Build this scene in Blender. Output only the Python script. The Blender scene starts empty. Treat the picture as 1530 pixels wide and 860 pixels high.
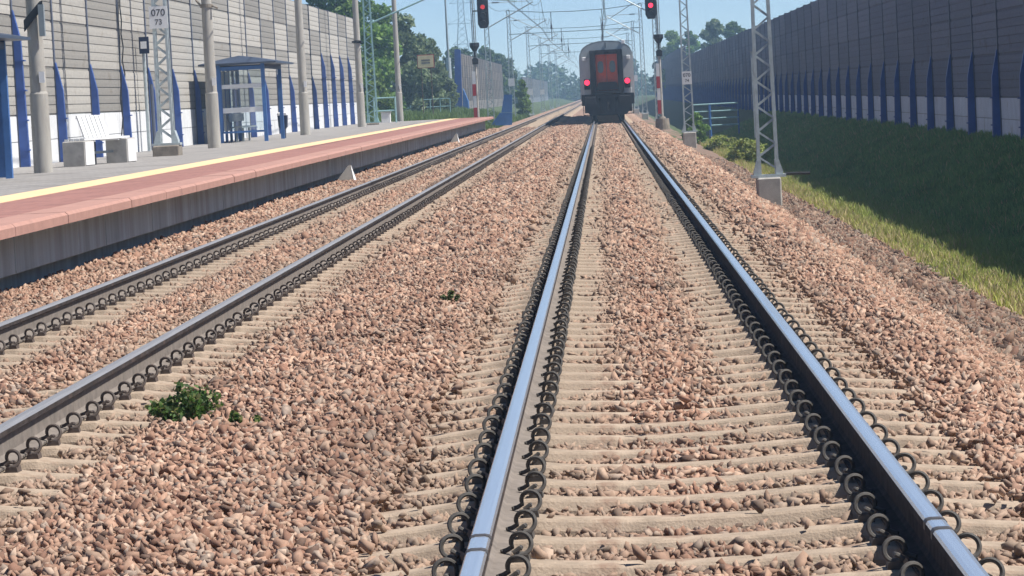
import bpy, bmesh, math, random
import numpy as np
from mathutils import Vector, Matrix
R = math.radians
S = bpy.context.scene
COL = S.collection
rnd = random.Random(11)
nrg = np.random.default_rng(5)

# ------------------------------------------------------------------ materials
MATS = {}
def nt(m):
    return m.node_tree.nodes, m.node_tree.links
def ramp(nodes, stops):
    r = nodes.new('ShaderNodeValToRGB')
    e = r.color_ramp.elements
    while len(e) < len(stops): e.new(0.5)
    for k, (p, c) in enumerate(stops):
        e[k].position = p; e[k].color = (*c, 1)
    return r
def mat(name, col, rough=.8, metal=0.0, var=.18, scale=3.0, bump=0.0, bscale=40.0, attr=False, spec=.5,
        emit=None, estr=0, streak=None, transl=0.0, detail=6.0, stain=None, brick=None):
    """Principled with two scales of noise variation; attr: multiply by the colour attribute 'col'."""
    m = bpy.data.materials.new(name); m.use_nodes = True
    N, L = nt(m)
    b = N['Principled BSDF']
    tc = N.new('ShaderNodeTexCoord')
    mp = N.new('ShaderNodeMapping'); L.new(tc.outputs['Object'], mp.inputs['Vector'])
    if streak: mp.inputs['Scale'].default_value = streak
    n1 = N.new('ShaderNodeTexNoise'); n1.inputs['Scale'].default_value = scale; n1.inputs['Detail'].default_value = detail
    n1.inputs['Roughness'].default_value = .65
    L.new(mp.outputs['Vector'], n1.inputs['Vector'])
    lo = tuple(max(0, c * (1 - var * 1.6)) for c in col); hi = tuple(min(1, c * (1 + var * 1.2)) for c in col)
    rp = ramp(N, [(.3, lo), (.7, hi)])
    L.new(n1.outputs['Fac'], rp.inputs['Fac'])
    out = rp.outputs['Color']
    if stain:
        n3 = N.new('ShaderNodeTexNoise'); n3.inputs['Scale'].default_value = stain[1]; n3.inputs['Detail'].default_value = 8
        L.new(mp.outputs['Vector'], n3.inputs['Vector'])
        r3 = ramp(N, [(stain[2], (0, 0, 0)), (stain[2] + .12, (1, 1, 1))]); L.new(n3.outputs['Fac'], r3.inputs['Fac'])
        mx = N.new('ShaderNodeMix'); mx.data_type = 'RGBA'
        L.new(r3.outputs['Color'], mx.inputs['Factor']); L.new(out, mx.inputs['A']); mx.inputs['B'].default_value = (*stain[0], 1)
        out = mx.outputs['Result']
    if brick:
        bk = N.new('ShaderNodeTexBrick'); bk.inputs['Scale'].default_value = 1; bk.inputs['Brick Width'].default_value = brick[0]; bk.inputs['Row Height'].default_value = brick[1]
        bk.inputs['Mortar Size'].default_value = brick[2]; bk.inputs['Color1'].default_value = (1, 1, 1, 1); bk.inputs['Color2'].default_value = (.86, .86, .86, 1)
        bk.inputs['Mortar'].default_value = (brick[3],) * 3 + (1,); L.new(tc.outputs['Object'], bk.inputs['Vector'])
        mb = N.new('ShaderNodeMix'); mb.data_type = 'RGBA'; mb.blend_type = 'MULTIPLY'; mb.inputs['Factor'].default_value = 1
        L.new(out, mb.inputs['A']); L.new(bk.outputs['Color'], mb.inputs['B']); out = mb.outputs['Result']
    if attr:
        a = N.new('ShaderNodeAttribute'); a.attribute_name = 'col'
        mx = N.new('ShaderNodeMix'); mx.data_type = 'RGBA'; mx.blend_type = 'MULTIPLY'; mx.inputs['Factor'].default_value = 1
        L.new(out, mx.inputs['A']); L.new(a.outputs['Color'], mx.inputs['B']); out = mx.outputs['Result']
    L.new(out, b.inputs['Base Color'])
    b.inputs['Roughness'].default_value = rough; b.inputs['Metallic'].default_value = metal
    b.inputs['Specular IOR Level'].default_value = spec
    if bump:
        n2 = N.new('ShaderNodeTexNoise'); n2.inputs['Scale'].default_value = bscale; n2.inputs['Detail'].default_value = 6
        L.new(tc.outputs['Object'], n2.inputs['Vector'])
        bp = N.new('ShaderNodeBump'); bp.inputs['Strength'].default_value = bump; bp.inputs['Distance'].default_value = .02
        L.new(n2.outputs['Fac'], bp.inputs['Height']); L.new(bp.outputs['Normal'], b.inputs['Normal'])
    if emit:
        b.inputs['Emission Color'].default_value = (*emit, 1); b.inputs['Emission Strength'].default_value = estr
    if transl:
        t = N.new('ShaderNodeBsdfTranslucent'); L.new(out, t.inputs['Color'])
        ms = N.new('ShaderNodeMixShader'); ms.inputs['Fac'].default_value = transl
        L.new(b.outputs['BSDF'], ms.inputs[1]); L.new(t.outputs['BSDF'], ms.inputs[2])
        L.new(ms.outputs['Shader'], N['Material Output'].inputs['Surface'])
    return m
def glass(name, tint, gloss=.1, rough=.05):
    m = bpy.data.materials.new(name); m.use_nodes = True
    N, L = nt(m); N.remove(N['Principled BSDF'])
    t = N.new('ShaderNodeBsdfTransparent'); t.inputs['Color'].default_value = (*tint, 1)
    g = N.new('ShaderNodeBsdfGlossy'); g.inputs['Roughness'].default_value = rough
    ms = N.new('ShaderNodeMixShader'); ms.inputs['Fac'].default_value = gloss
    L.new(t.outputs['BSDF'], ms.inputs[1]); L.new(g.outputs['BSDF'], ms.inputs[2])
    L.new(ms.outputs['Shader'], N['Material Output'].inputs['Surface'])
    return m

M = dict(
    concrete=mat('concrete', (.40, .385, .36), .9, var=.16, scale=4, bump=.25, bscale=60, stain=((.27, .25, .23), 2.2, .6)),
    pole=mat('pole_concrete', (.36, .345, .315), .88, var=.14, scale=3, bump=.15, bscale=50, streak=(3, 3, .5)),
    white_conc=mat('painted_concrete', (.70, .70, .70), .8, var=.07, scale=3, stain=((.5, .49, .47), 1.6, .64)),
    wall_panel=mat('acoustic_panel', (1, 1, 1), .92, var=.13, scale=5, attr=True, bump=.35, bscale=30, streak=(1, 1, 2.2), stain=((.72, .68, .62), 1.1, .6)),
    wall_base=mat('wall_base', (.66, .675, .69), .85, var=.08, scale=2, attr=True, stain=((.46, .45, .42), 1.3, .62)),
    wall_post=mat('wall_post', (.10, .115, .16), .6, var=.1),
    blue=mat('blue_steel', (.035, .085, .30), .5, var=.14, scale=3),
    bluel=mat('blue_paint', (.05, .15, .40), .45, var=.12, scale=3),
    dkblue=mat('dark_blue', (.012, .022, .06), .5, var=.12),
    galv=mat('galvanised_steel', (.42, .48, .50), .5, metal=.15, var=.14, scale=8),
    teal=mat('green_steel', (.25, .42, .43), .55, var=.14, scale=6),
    steel_gr=mat('grey_steel', (.27, .31, .33), .55, metal=.1, var=.12),
    rail_top=mat('rail_running_surface', (.86, .87, .885), .19, metal=.8, var=.05, scale=2, streak=(60, .6, 1)),
    rail_worn=mat('rail_worn_surface', (.50, .48, .465), .46, metal=.75, var=.12, scale=2, streak=(60, .6, 1)),
    rail_rust_shade=mat('rail_rust_shaded', (.05, .041, .039), .9, var=.3, scale=9, bump=.2, bscale=80, spec=.15, stain=((.085, .062, .054), 5, .58)),
    rail_foot_sunlit=mat('rail_foot_sunlit', (.185, .158, .138), .85, var=.2, scale=10, bump=.15, bscale=80),
    wire_shadow=mat('wire_shadow_dark', (.06, .055, .055), .55, var=.2, scale=20),
    sleeper=mat('sleeper_concrete', (.365, .285, .215), .93, var=.2, scale=7, bump=.3, bscale=90, stain=((.27, .185, .135), 6, .54)),
    clip=mat('spring_clip', (.075, .068, .062), .7, metal=.0, var=.3, scale=30),
    clip_rust=mat('spring_clip_rusty', (.085, .064, .054), .7, var=.3, scale=30),
    ballast=mat('ballast_stone', (1, 1, 1), .9, var=.16, scale=38, attr=True, detail=3),
    red_slab=mat('red_paving', (.325, .155, .13), .88, brick=(.5, .5, .012, .72), var=.12, scale=3, stain=((.28, .135, .115), 1.5, .58)),
    red_lip=mat('red_edge', (.40, .22, .18), .85, var=.1, scale=4),
    yellow=mat('yellow_line', (.78, .56, .32), .8, var=.1, scale=3, stain=((.66, .56, .42), 2.5, .62)),
    paving=mat('platform_paving', (.285, .27, .26), .9, brick=(.4, .4, .014, .7), var=.12, scale=2.5, bump=.1, bscale=30, stain=((.22, .205, .195), .7, .56)),
    side_wall=mat('platform_side', (.47, .585, .60), .9, var=.2, scale=1.6, streak=(1, 1.6, .18), bump=.2, bscale=30, stain=((.36, .40, .42), 1.2, .6)),
    soil=mat('soil', (.20, .135, .10), .95, var=.3, scale=6, bump=.6, bscale=25, stain=((.17, .115, .085), 3, .55)),
    grass_ground=mat('grass_ground', (.06, .09, .03), .95, var=.35, scale=2.5, bump=.8, bscale=14, stain=((.075, .085, .03), .6, .55)),
    far_ground=mat('far_ground', (.07, .085, .035), .95, var=.3, scale=.15),
    blade=mat('grass_blade', (1, 1, 1), .7, var=.1, attr=True, transl=.4),
    leaf=mat('leaf', (1, 1, 1), .6, var=.1, attr=True, transl=.42),
    bark=mat('bark', (.11, .085, .06), .95, var=.25, scale=6, bump=.6, bscale=20),
    black=mat('black_metal', (.012, .013, .016), .55, var=.2),
    dark=mat('dark_underframe', (.013, .017, .025), .6, var=.25, scale=5),
    coach=mat('coach_paint', (.34, .39, .41), .35, var=.08, scale=1.5, stain=((.24, .26, .27), 1.4, .6)),
    coach_light=mat('coach_light_paint', (.52, .54, .54), .35, var=.08, scale=1.5),
    roof_gr=mat('coach_roof', (.28, .31, .33), .6, var=.12),
    red_door=mat('red_door', (.62, .105, .045), .5, var=.12, scale=4),
    window=mat('window_glass', (.10, .13, .15), .08, var=.1),
    white=mat('white_paint', (.76, .77, .78), .6, var=.05),
    ins=mat('insulator', (.06, .045, .045), .35, var=.1),
    red_p=mat('red_paint', (.42, .03, .035), .5, var=.1),
    cream=mat('cream_board', (.72, .58, .34), .6, var=.08),
    red_lit=mat('signal_lit', (.5, .02, .03), .3, emit=(1.0, .02, .055), estr=2.2),
    red_dim=mat('signal_dim', (.35, .03, .03), .3, emit=(1.0, .05, .05), estr=.35),
    tail=mat('tail_lamp', (.6, .02, .05), .3, emit=(1.0, .02, .06), estr=1.9),
    lens=mat('dark_lens', (.02, .02, .022), .2, var=.1),
    text=mat('sign_text', (.05, .055, .07), .7, var=.1),
    wire=mat('wire', (.10, .12, .13), .5, metal=.4, var=.1),
    shelter_roof=mat('shelter_roof', (.05, .065, .10), .42, var=.15, scale=2),
    advert=mat('dark_panel', (.055, .075, .10), .35, var=.15, scale=1.5),
    glass=glass('clear_glass', (.86, .92, .94), .09),
    frost=mat('frosted_band', (.74, .76, .78), .6, var=.04),
    found=mat('old_foundation', (.235, .205, .17), .95, var=.2, scale=5, bump=.4, bscale=40),
)

# stone-like ground under and beyond the modelled stones
def bed_mat():
    m = bpy.data.materials.new('ballast_bed'); m.use_nodes = True
    N, L = nt(m); b = N['Principled BSDF']
    tc = N.new('ShaderNodeTexCoord')
    v = N.new('ShaderNodeTexVoronoi'); v.inputs['Scale'].default_value = 15
    L.new(tc.outputs['Object'], v.inputs['Vector'])
    sep = N.new('ShaderNodeSeparateColor'); L.new(v.outputs['Color'], sep.inputs['Color'])
    rp = ramp(N, [(0, (.12, .068, .05)), (.22, (.22, .135, .10)), (.45, (.34, .22, .165)), (.72, (.42, .29, .22)), (1, (.46, .34, .265))])
    L.new(sep.outputs['Red'], rp.inputs['Fac'])
    n = N.new('ShaderNodeTexNoise'); n.inputs['Scale'].default_value = .5; L.new(tc.outputs['Object'], n.inputs['Vector'])
    r2 = ramp(N, [(.35, (.82, .80, .78)), (.65, (1.08, 1.05, 1.03))]); L.new(n.outputs['Fac'], r2.inputs['Fac'])
    mx = N.new('ShaderNodeMix'); mx.data_type = 'RGBA'; mx.blend_type = 'MULTIPLY'; mx.inputs['Factor'].default_value = 1
    L.new(rp.outputs['Color'], mx.inputs['A']); L.new(r2.outputs['Color'], mx.inputs['B'])
    da = N.new('ShaderNodeAttribute'); da.attribute_name = 'dust'
    m2 = N.new('ShaderNodeMix'); m2.data_type = 'RGBA'; L.new(da.outputs['Fac'], m2.inputs['Factor']); L.new(mx.outputs['Result'], m2.inputs['A']); m2.inputs['B'].default_value = (.33, .25, .19, 1)
    L.new(m2.outputs['Result'], b.inputs['Base Color']); b.inputs['Roughness'].default_value = .95
    bp = N.new('ShaderNodeBump'); bp.inputs['Strength'].default_value = 1; bp.inputs['Distance'].default_value = .03; bp.invert = True
    L.new(v.outputs['Distance'], bp.inputs['Height']); L.new(bp.outputs['Normal'], b.inputs['Normal'])
    return m
M['bed'] = bed_mat()

# ------------------------------------------------------------------ mesh builder
class MB:
    def __init__(s): s.v = []; s.f = []; s.c = []; s.m = []; s.col = None; s.mi = 0
    def add(s, vs, fs):
        o = len(s.v); s.v += [tuple(p) for p in vs]
        for f in fs:
            s.f.append(tuple(i + o for i in f)); s.c.append(s.col); s.m.append(s.mi)
    def box(s, x0, x1, y0, y1, z0, z1):
        s.add([(x0, y0, z0), (x1, y0, z0), (x1, y1, z0), (x0, y1, z0), (x0, y0, z1), (x1, y0, z1), (x1, y1, z1), (x0, y1, z1)],
              [(3, 2, 1, 0), (4, 5, 6, 7), (0, 1, 5, 4), (1, 2, 6, 5), (2, 3, 7, 6), (3, 0, 4, 7)])
        return s
    def bbox(s, x0, x1, y0, y1, z0, z1, b=.02):
        """box with chamfered vertical and top edges"""
        def ring(x0, x1, y0, y1, z, c):
            return [(x0 + c, y0, z), (x1 - c, y0, z), (x1, y0 + c, z), (x1, y1 - c, z), (x1 - c, y1, z), (x0 + c, y1, z), (x0, y1 - c, z), (x0, y0 + c, z)]
        vs = ring(x0, x1, y0, y1, z0, b) + ring(x0, x1, y0, y1, z1 - b, b) + ring(x0 + b, x1 - b, y0 + b, y1 - b, z1, b * .5)
        fs = [tuple(range(7, -1, -1)), tuple(range(16, 24))]
        for k in range(2):
            for i in range(8):
                j = (i + 1) % 8; fs.append((k * 8 + i, k * 8 + j, k * 8 + 8 + j, k * 8 + 8 + i))
        s.add(vs, fs); return s
    def prism(s, prof, axis, a, b):
        """prof polygon; axis 'y': prof=(x,z); axis 'x': prof=(y,z); axis 'z': prof=(x,y)"""
        P = {'y': lambda p, t: (p[0], t, p[1]), 'x': lambda p, t: (t, p[0], p[1]), 'z': lambda p, t: (p[0], p[1], t)}[axis]
        n = len(prof)
        vs = [P(p, a) for p in prof] + [P(p, b) for p in prof]
        fs = [tuple(range(n)), tuple(range(2 * n - 1, n - 1, -1))] + [(i, i + n, (i + 1) % n + n, (i + 1) % n) for i in range(n)]
        s.add(vs, fs); return s
    def cyl(s, p0, p1, r0, r1=None, n=10):
        r1 = r0 if r1 is None else r1
        p0, p1 = Vector(p0), Vector(p1); d = (p1 - p0).normalized()
        u = d.orthogonal().normalized(); w = d.cross(u)
        vs = []
        for p, r in ((p0, r0), (p1, r1)):
            for i in range(n):
                t = 2 * math.pi * i / n; vs.append(p + (u * math.cos(t) + w * math.sin(t)) * r)
        fs = [tuple(range(n - 1, -1, -1)), tuple(range(n, 2 * n))] + [(i, (i + 1) % n, (i + 1) % n + n, i + n) for i in range(n)]
        s.add(vs, fs); return s
    def tube(s, pts, r, n=6):
        pts = [Vector(p) for p in pts]
        rr = r if isinstance(r, (list, tuple)) else [r] * len(pts)
        vs = []; u = None
        for i, p in enumerate(pts):
            d = (pts[min(i + 1, len(pts) - 1)] - pts[max(i - 1, 0)]).normalized()
            u = d.orthogonal().normalized() if u is None else (u - d * u.dot(d)).normalized()
            w = d.cross(u)
            for k in range(n):
                t = 2 * math.pi * k / n; vs.append(p + (u * math.cos(t) + w * math.sin(t)) * rr[i])
        fs = [tuple(range(n - 1, -1, -1)), tuple(range((len(pts) - 1) * n, len(pts) * n))]
        for i in range(len(pts) - 1):
            for k in range(n):
                j = (k + 1) % n; fs.append((i * n + k, i * n + j, (i + 1) * n + j, (i + 1) * n + k))
        s.add(vs, fs); return s
    def bar(s, p0, p1, a, b=None):
        """square-section bar between two points"""
        b = a if b is None else b
        p0, p1 = Vector(p0), Vector(p1); d = (p1 - p0).normalized()
        u = Vector((0, 1, 0)) if abs(d.y) < .9 else Vector((0, 0, 1))
        w = d.cross(u).normalized(); u = w.cross(d).normalized()
        vs = []
        for p in (p0, p1):
            for sx, sy in ((-1, -1), (1, -1), (1, 1), (-1, 1)): vs.append(p + w * sx * a / 2 + u * sy * b / 2)
        s.add(vs, [(3, 2, 1, 0), (4, 5, 6, 7), (0, 1, 5, 4), (1, 2, 6, 5), (2, 3, 7, 6), (3, 0, 4, 7)]); return s
    def build(s, name, mats, parent=None, smooth=False, loc=None):
        me = bpy.data.meshes.new(name); me.from_pydata(s.v, [], s.f)
        mats = mats if isinstance(mats, (list, tuple)) else [mats]
        for m in mats: me.materials.append(m)
        if len(mats) > 1: me.polygons.foreach_set('material_index', s.m)
        if any(c is not None for c in s.c):
            at = me.color_attributes.new('col', 'FLOAT_COLOR', 'CORNER'); buf = []
            for f, c in zip(s.f, s.c): buf += list((*(c or (1, 1, 1)), 1)) * len(f)
            at.data.foreach_set('color', buf)
        bm = bmesh.new(); bm.from_mesh(me); bmesh.ops.recalc_face_normals(bm, faces=bm.faces); bm.to_mesh(me); bm.free()
        if smooth:
            me.polygons.foreach_set('use_smooth', [True] * len(me.polygons)); me.set_sharp_from_angle(angle=R(40))
        me.update()
        o = bpy.data.objects.new(name, me); COL.objects.link(o)
        if parent: o.parent = parent
        if loc: o.location = loc
        return o
def tag(o, label=None, cat=None, group=None, kind=None):
    if label: o['label'] = label
    if cat: o['category'] = cat
    if group: o['group'] = group
    if kind: o['kind'] = kind
    return o
def thing(name, label, cat, loc=(0, 0, 0), rz=0, group=None):
    o = bpy.data.objects.new(name, None); COL.objects.link(o); o.empty_display_size = .1
    o.location = loc; o.rotation_euler = (0, 0, rz)
    return tag(o, label, cat, group)
def copy_tree(root, loc, rz=None, label=None, group=None):
    r = root.copy(); COL.objects.link(r); r.location = loc
    if rz is not None: r.rotation_euler = (0, 0, rz)
    if label: r['label'] = label
    if group: r['group'] = group
    for ch in list(root.children):
        c = ch.copy(); COL.objects.link(c); c.parent = r
        for g in list(ch.children):
            d = g.copy(); COL.objects.link(d); d.parent = c
    return r
def mesh_np(name, verts, faces_n, loops, colors, mt):
    """big mesh from numpy: verts (n,3), loops flat index array, faces_n vertices per face, colors per vertex (n,3)"""
    me = bpy.data.meshes.new(name)
    nf = len(loops) // faces_n
    me.vertices.add(len(verts)); me.vertices.foreach_set('co', verts.astype(np.float32).ravel())
    me.loops.add(len(loops)); me.loops.foreach_set('vertex_index', loops.astype(np.int32))
    me.polygons.add(nf); me.polygons.foreach_set('loop_start', np.arange(0, len(loops), faces_n, dtype=np.int32))
    me.materials.append(mt)
    if colors is not None:
        at = me.color_attributes.new('col', 'FLOAT_COLOR', 'POINT')
        at.data.foreach_set('color', np.concatenate([colors, np.ones((len(colors), 1))], 1).astype(np.float32).ravel())
    me.update(calc_edges=True)
    o = bpy.data.objects.new(name, me); COL.objects.link(o)
    return o
def text_mesh(txt, size, mt, parent, loc, name='lettering'):
    """lettering standing in the XZ plane, facing -Y"""
    cu = bpy.data.curves.new('tmp', 'FONT'); cu.body = txt; cu.size = size; cu.align_x = 'CENTER'; cu.align_y = 'CENTER'; cu.extrude = .002
    cu.offset = size * .012
    t = bpy.data.objects.new('tmp', cu); COL.objects.link(t)
    dg = bpy.context.evaluated_depsgraph_get()
    me = bpy.data.meshes.new_from_object(t.evaluated_get(dg)); bpy.data.objects.remove(t)
    me.transform(Matrix.Rotation(R(90), 4, 'X')); me.materials.clear(); me.materials.append(mt); me.name = name
    o = bpy.data.objects.new(name, me); COL.objects.link(o); o.parent = parent; o.location = loc
    return o

# ------------------------------------------------------------------ camera
VX, VY, ROLL, F, HC, CX = 900.0, 137.3, R(2.9), 4900.0, 1.455, -.27
cam = bpy.data.objects.new('camera', bpy.data.cameras.new('camera')); COL.objects.link(cam)
cam.data.sensor_width = 36; cam.data.lens = F / 1530 * 36
cam.data.clip_start = .1; cam.data.clip_end = 6000
fw = Vector((VX - 765, -(VY - 430), -F)).normalized()
up = Vector((-math.sin(ROLL), math.cos(ROLL), 0)); up = (up - fw * up.dot(fw)).normalized()
rt = fw.cross(up)
Mw = Matrix((rt, fw, up))                 # rows: world axes expressed in camera space
cam.matrix_world = Matrix.Translation((CX, 0, HC)) @ Mw.to_4x4()
S.camera = cam

# ------------------------------------------------------------------ light
EL, AZ = R(56.5), R(99)
sd = Vector((math.sin(AZ) * math.cos(EL), math.cos(AZ) * math.cos(EL), math.sin(EL)))
sun = bpy.data.objects.new('sun', bpy.data.lights.new('sun', 'SUN')); COL.objects.link(sun)
sun.data.energy = 4.3; sun.data.angle = R(.5); sun.data.color = (1, .95, .87)
sun.rotation_euler = sd.to_track_quat('Z', 'Y').to_euler()
W = bpy.data.worlds.new('World'); S.world = W; W.use_nodes = True
N, L = W.node_tree.nodes, W.node_tree.links
sky = N.new('ShaderNodeTexSky'); sky.sky_type = 'NISHITA'; sky.sun_disc = False
sky.sun_elevation = EL; sky.sun_rotation = AZ; sky.air_density = .78; sky.dust_density = .0; sky.ozone_density = 2.6; sky.altitude = 3600
L.new(sky.outputs['Color'], N['Background'].inputs['Color']); N['Background'].inputs['Strength'].default_value = .073

# ------------------------------------------------------------------ ground
TL, TR = -4.0, 0.0                       # track centre lines
RAILS = [TL - .7525, TL + .7525, TR - .7525, TR + .7525]
def strip(prof, y0, y1, ny, jit=0.0, seed=1):
    g = np.random.default_rng(seed); vs = []; fs = []; n = len(prof)
    for j in range(ny + 1):
        y = y0 + (y1 - y0) * j / ny
        for (x, z) in prof: vs.append((x, y, z + g.uniform(-jit, jit)))
    for j in range(ny):
        for i in range(n - 1): fs.append((j * n + i, j * n + i + 1, (j + 1) * n + i + 1, (j + 1) * n + i))
    b = MB(); b.add(vs, fs); return b
g = MB(); g.add([(-3500, -300, -1.7), (3500, -300, -1.7), (3500, 5500, -1.7), (-3500, 5500, -1.7)], [(0, 1, 2, 3)])
tag(g.build('ground', M['far_ground']), 'flat green land reaching out to the horizon', 'ground', kind='structure')
PR = [(2.6, -.80), (3.0, -.84), (4.1, -1.2), (4.9, -1.33), (5.7, -1.18), (7.0, -.66), (8.76, -.06), (10, 0), (16, 0), (40, -.3), (90, -1.9)]
PLf = [(-90, -1.9), (-40, .1), (-20, .45), (-12.3, .40), (-10.5, .1), (-8.6, -.4), (-7.2, -.55), (-6.0, -.5)]
def pz(prof, x):
    for (a, b), (c, d) in zip(prof, prof[1:]):
        if a <= x <= c: return b + (d - b) * (x - a) / (c - a)
    return prof[-1][1]
tag(strip(PR, -20, 900, 230, .03).build('terrain', M['grass_ground']), 'grassy bank rising to the foot of the right noise barrier', 'bank', kind='structure')
tag(strip(PLf, -20, 900, 230, .03, 2).build('terrain', M['grass_ground']), 'grassy ground on the left beyond the platform', 'bank', kind='structure')
def bed_z(x):
    z = np.interp(x, [-6.55, -6.2, -5.3, TL - 1.24, TL + 1.28, -2.0, TR - 1.28, TR + 1.28, 1.7, 2.85], [-.55, -.215, -.215, -.275, -.275, -.215, -.275, -.275, -.24, -.90])
    return z
bx_s = np.unique(np.concatenate([np.linspace(-6.55, 2.85, 60)] + [np.array([r_ + d for d in (-.62, -.5, -.36, -.2, .2, .36, .5, .62)]) for r_ in RAILS]))
bs = strip([(x, float(bed_z(x))) for x in bx_s], -20, 900, 240, .012, 9)
bo = bs.build('ballast_bed', M['bed'])
at_ = bo.data.color_attributes.new('dust', 'FLOAT_COLOR', 'POINT')
bvx = np.array([v.co.x for v in bo.data.vertices]); dd = np.minimum.reduce([np.abs(bvx - r_) for r_ in RAILS]); dw = np.clip((.60 - dd) / .14, 0, 1)
at_.data.foreach_set('color', np.stack([dw, dw, dw, np.ones_like(dw)], 1).astype(np.float32).ravel())
tag(bo, 'stone ballast bed carrying both tracks', 'ballast', kind='structure')
tag(strip([(2.5, -.78), (3.0, -.825), (3.5, -.98), (4.1, -1.185), (4.25, -1.23)], -20, 500, 150, .012, 3).build('path', M['soil']), 'brown dirt strip between ballast shoulder and grass', 'path', kind='structure')

# ------------------------------------------------------------------ rails
def rail_prof(w=1):
    half = [(.0, .0), (.016, -.0005), (.029, -.004), (.0355, -.013), (.0362, -.038), (.0095, -.052), (.0085, -.085), (.0095, -.135), (.022, -.150), (.075, -.161), (.075, -.172)]
    right = half[1:]; left = [(-x, z) for x, z in reversed(right)]
    return right, left
def make_rail(x, label, top):
    r_, l_ = rail_prof(); prof = r_ + l_          # clockwise from right of crown to left of crown
    root = thing('rail', label, 'rail', (x, 0, 0), 0, 'running rails of the two tracks')
    b = MB(); ys = [-12, 40, 120, 300, 880]; n = len(prof)
    for j, y in enumerate(ys): b.v += [(px, y, pz_) for px, pz_ in prof]
    for j in range(len(ys) - 1):
        for i in range(n):
            k = (i + 1) % n
            b.f.append((j * n + i, (j + 1) * n + i, (j + 1) * n + k, j * n + k)); b.c.append(None)
            zz = (prof[i][1] + prof[k][1]) / 2
            b.m.append(0 if zz > -.012 else (2 if zz < -.058 and prof[i][0] + prof[k][0] > 0 else 1))  # left web and foot painted darker as shaded, right ones paler as sunlit
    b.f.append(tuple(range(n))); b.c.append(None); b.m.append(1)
    b.build('rail_bar', [top, M['rail_rust_shade'], M['rail_foot_sunlit']], root)
    return root
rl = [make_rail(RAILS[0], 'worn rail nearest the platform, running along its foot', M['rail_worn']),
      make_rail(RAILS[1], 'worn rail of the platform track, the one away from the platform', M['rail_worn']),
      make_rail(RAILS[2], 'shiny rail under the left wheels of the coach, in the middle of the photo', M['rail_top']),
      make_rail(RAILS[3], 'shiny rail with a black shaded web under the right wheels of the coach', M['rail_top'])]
def wire_shadow_band(y):
    b = MB(); r_, l_ = rail_prof(); prof = [(x * 1.045, z * 1.0 + .0022) for x, z in r_[:4] + l_[-4:]]
    b.prism(prof, 'y', y, y + .05); return b
for k, ys in ((2, (10.52, 10.86)), (3, (10.50, 10.74))):
    for y in ys: wire_shadow_band(y).build('wire_shadow_band', M['wire_shadow'], rl[k])  # dark bands paint a crossing wire's shadow onto the rail heads

# ------------------------------------------------------------------ sleepers with spring clips
def sleeper_mesh():
    xs = [(-1.30, -.275, .06), (-1.275, -.218, .075), (-1.0, -.194, .078), (-.90, -.178, .09), (-.60, -.178, .09), (-.50, -.189, .075), (-.25, -.202, .070), (0, -.205, .068)]
    xs = xs + [(-x, z, w) for x, z, w in reversed(xs[:-1])]
    b = MB(); n = 8
    for x, z, w in xs:
        b.v += [(x, -w - .04, -.42), (x, -w - .02, z - .04), (x, -w, z - .008), (x, -w + .012, z), (x, w - .012, z), (x, w, z - .008), (x, w + .02, z - .04), (x, w + .04, -.42)]
    for i in range(len(xs) - 1):
        for k in range(n):
            j = (k + 1) % n; b.f.append((i * n + k, i * n + j, (i + 1) * n + j, (i + 1) * n + k)); b.c.append(None); b.m.append(0)
    for base, rev in ((0, 1), ((len(xs) - 1) * n, 0)):
        f = tuple(range(base, base + n)); b.f.append(f); b.c.append(None); b.m.append(0)
    return b
def clip_mesh(sx):
    pts = []; cx, cz, r = .123, -.116, .0365
    pts += [(.050, .035, -.147), (.070, .045, -.143)]
    for k in range(21):
        t = math.radians(205 - k * 17); yy = .045 - .075 * k / 20
        pts.append((cx + r * math.cos(t), yy, cz + r * math.sin(t)))
    pts += [(.118, -.030, -.128), (.120, .0, -.132), (.120, .05, -.136)]
    b = MB(); b.tube([(sx * x, y, z) for x, y, z in pts], .009, 7)
    b.prism([(sx * .085, -.19), (sx * .155, -.19), (sx * .148, -.152), (sx * .10, -.150)], 'y', -.03, .055)
    return b
proto_o = sleeper_mesh().build('sleeper_body', M['sleeper'])
SLM = proto_o.data; bpy.data.objects.remove(proto_o)
CLM = {}
for key, mt in (('a', M['clip']), ('b', M['clip_rust'])):
    for sx in (-1, 1):
        o = clip_mesh(sx).build('rail_clip', mt, smooth=True); CLM[key, sx] = o.data; bpy.data.objects.remove(o)
def put_sleeper(tc, y, key, label, group):
    root = bpy.data.objects.new('sleeper', SLM); COL.objects.link(root)
    root.location = (tc + rnd.uniform(-.008, .008), y, rnd.uniform(-.004, .003))
    tag(root, label, 'sleeper', group)
    for rx in (-.7525, .7525):
        for sx in (-1, 1):
            c = bpy.data.objects.new('rail_clip', CLM[key, sx]); COL.objects.link(c); c.parent = root
            c.location = (rx, rnd.uniform(-.006, .006), 0)
            c.rotation_euler = (0, 0, rnd.uniform(-.08, .08))
Y_R = [9.09 - 1.2 + .0 + .6 * k for k in range(0, 400)]
Y_R = [8.49 + .6 * k for k in range(0, 1200)]
Y_L = [14.05 + .6 * k for k in range(0, 1200)]
NEAR = 148
for y in Y_R[:NEAR]: put_sleeper(TR, y, 'a', 'grey-beige concrete sleeper with dark spring clips under the train track', 'sleepers of the train track')
for y in Y_L[:NEAR]: put_sleeper(TL, y, 'b', 'beige concrete sleeper with rusty spring clips under the platform track', 'sleepers of the platform track')
sv = np.array([v.co[:] for v in SLM.vertices]); sq = np.array([list(p.vertices) for p in SLM.polygons if len(p.vertices) == 4]).ravel()
def many(base_v, base_l, locs):
    n = len(base_v); V = (base_v[None] + locs[:, None, :]).reshape(-1, 3)
    Lp = (base_l[None] + (np.arange(len(locs)) * n)[:, None]).ravel(); return V, Lp
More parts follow.
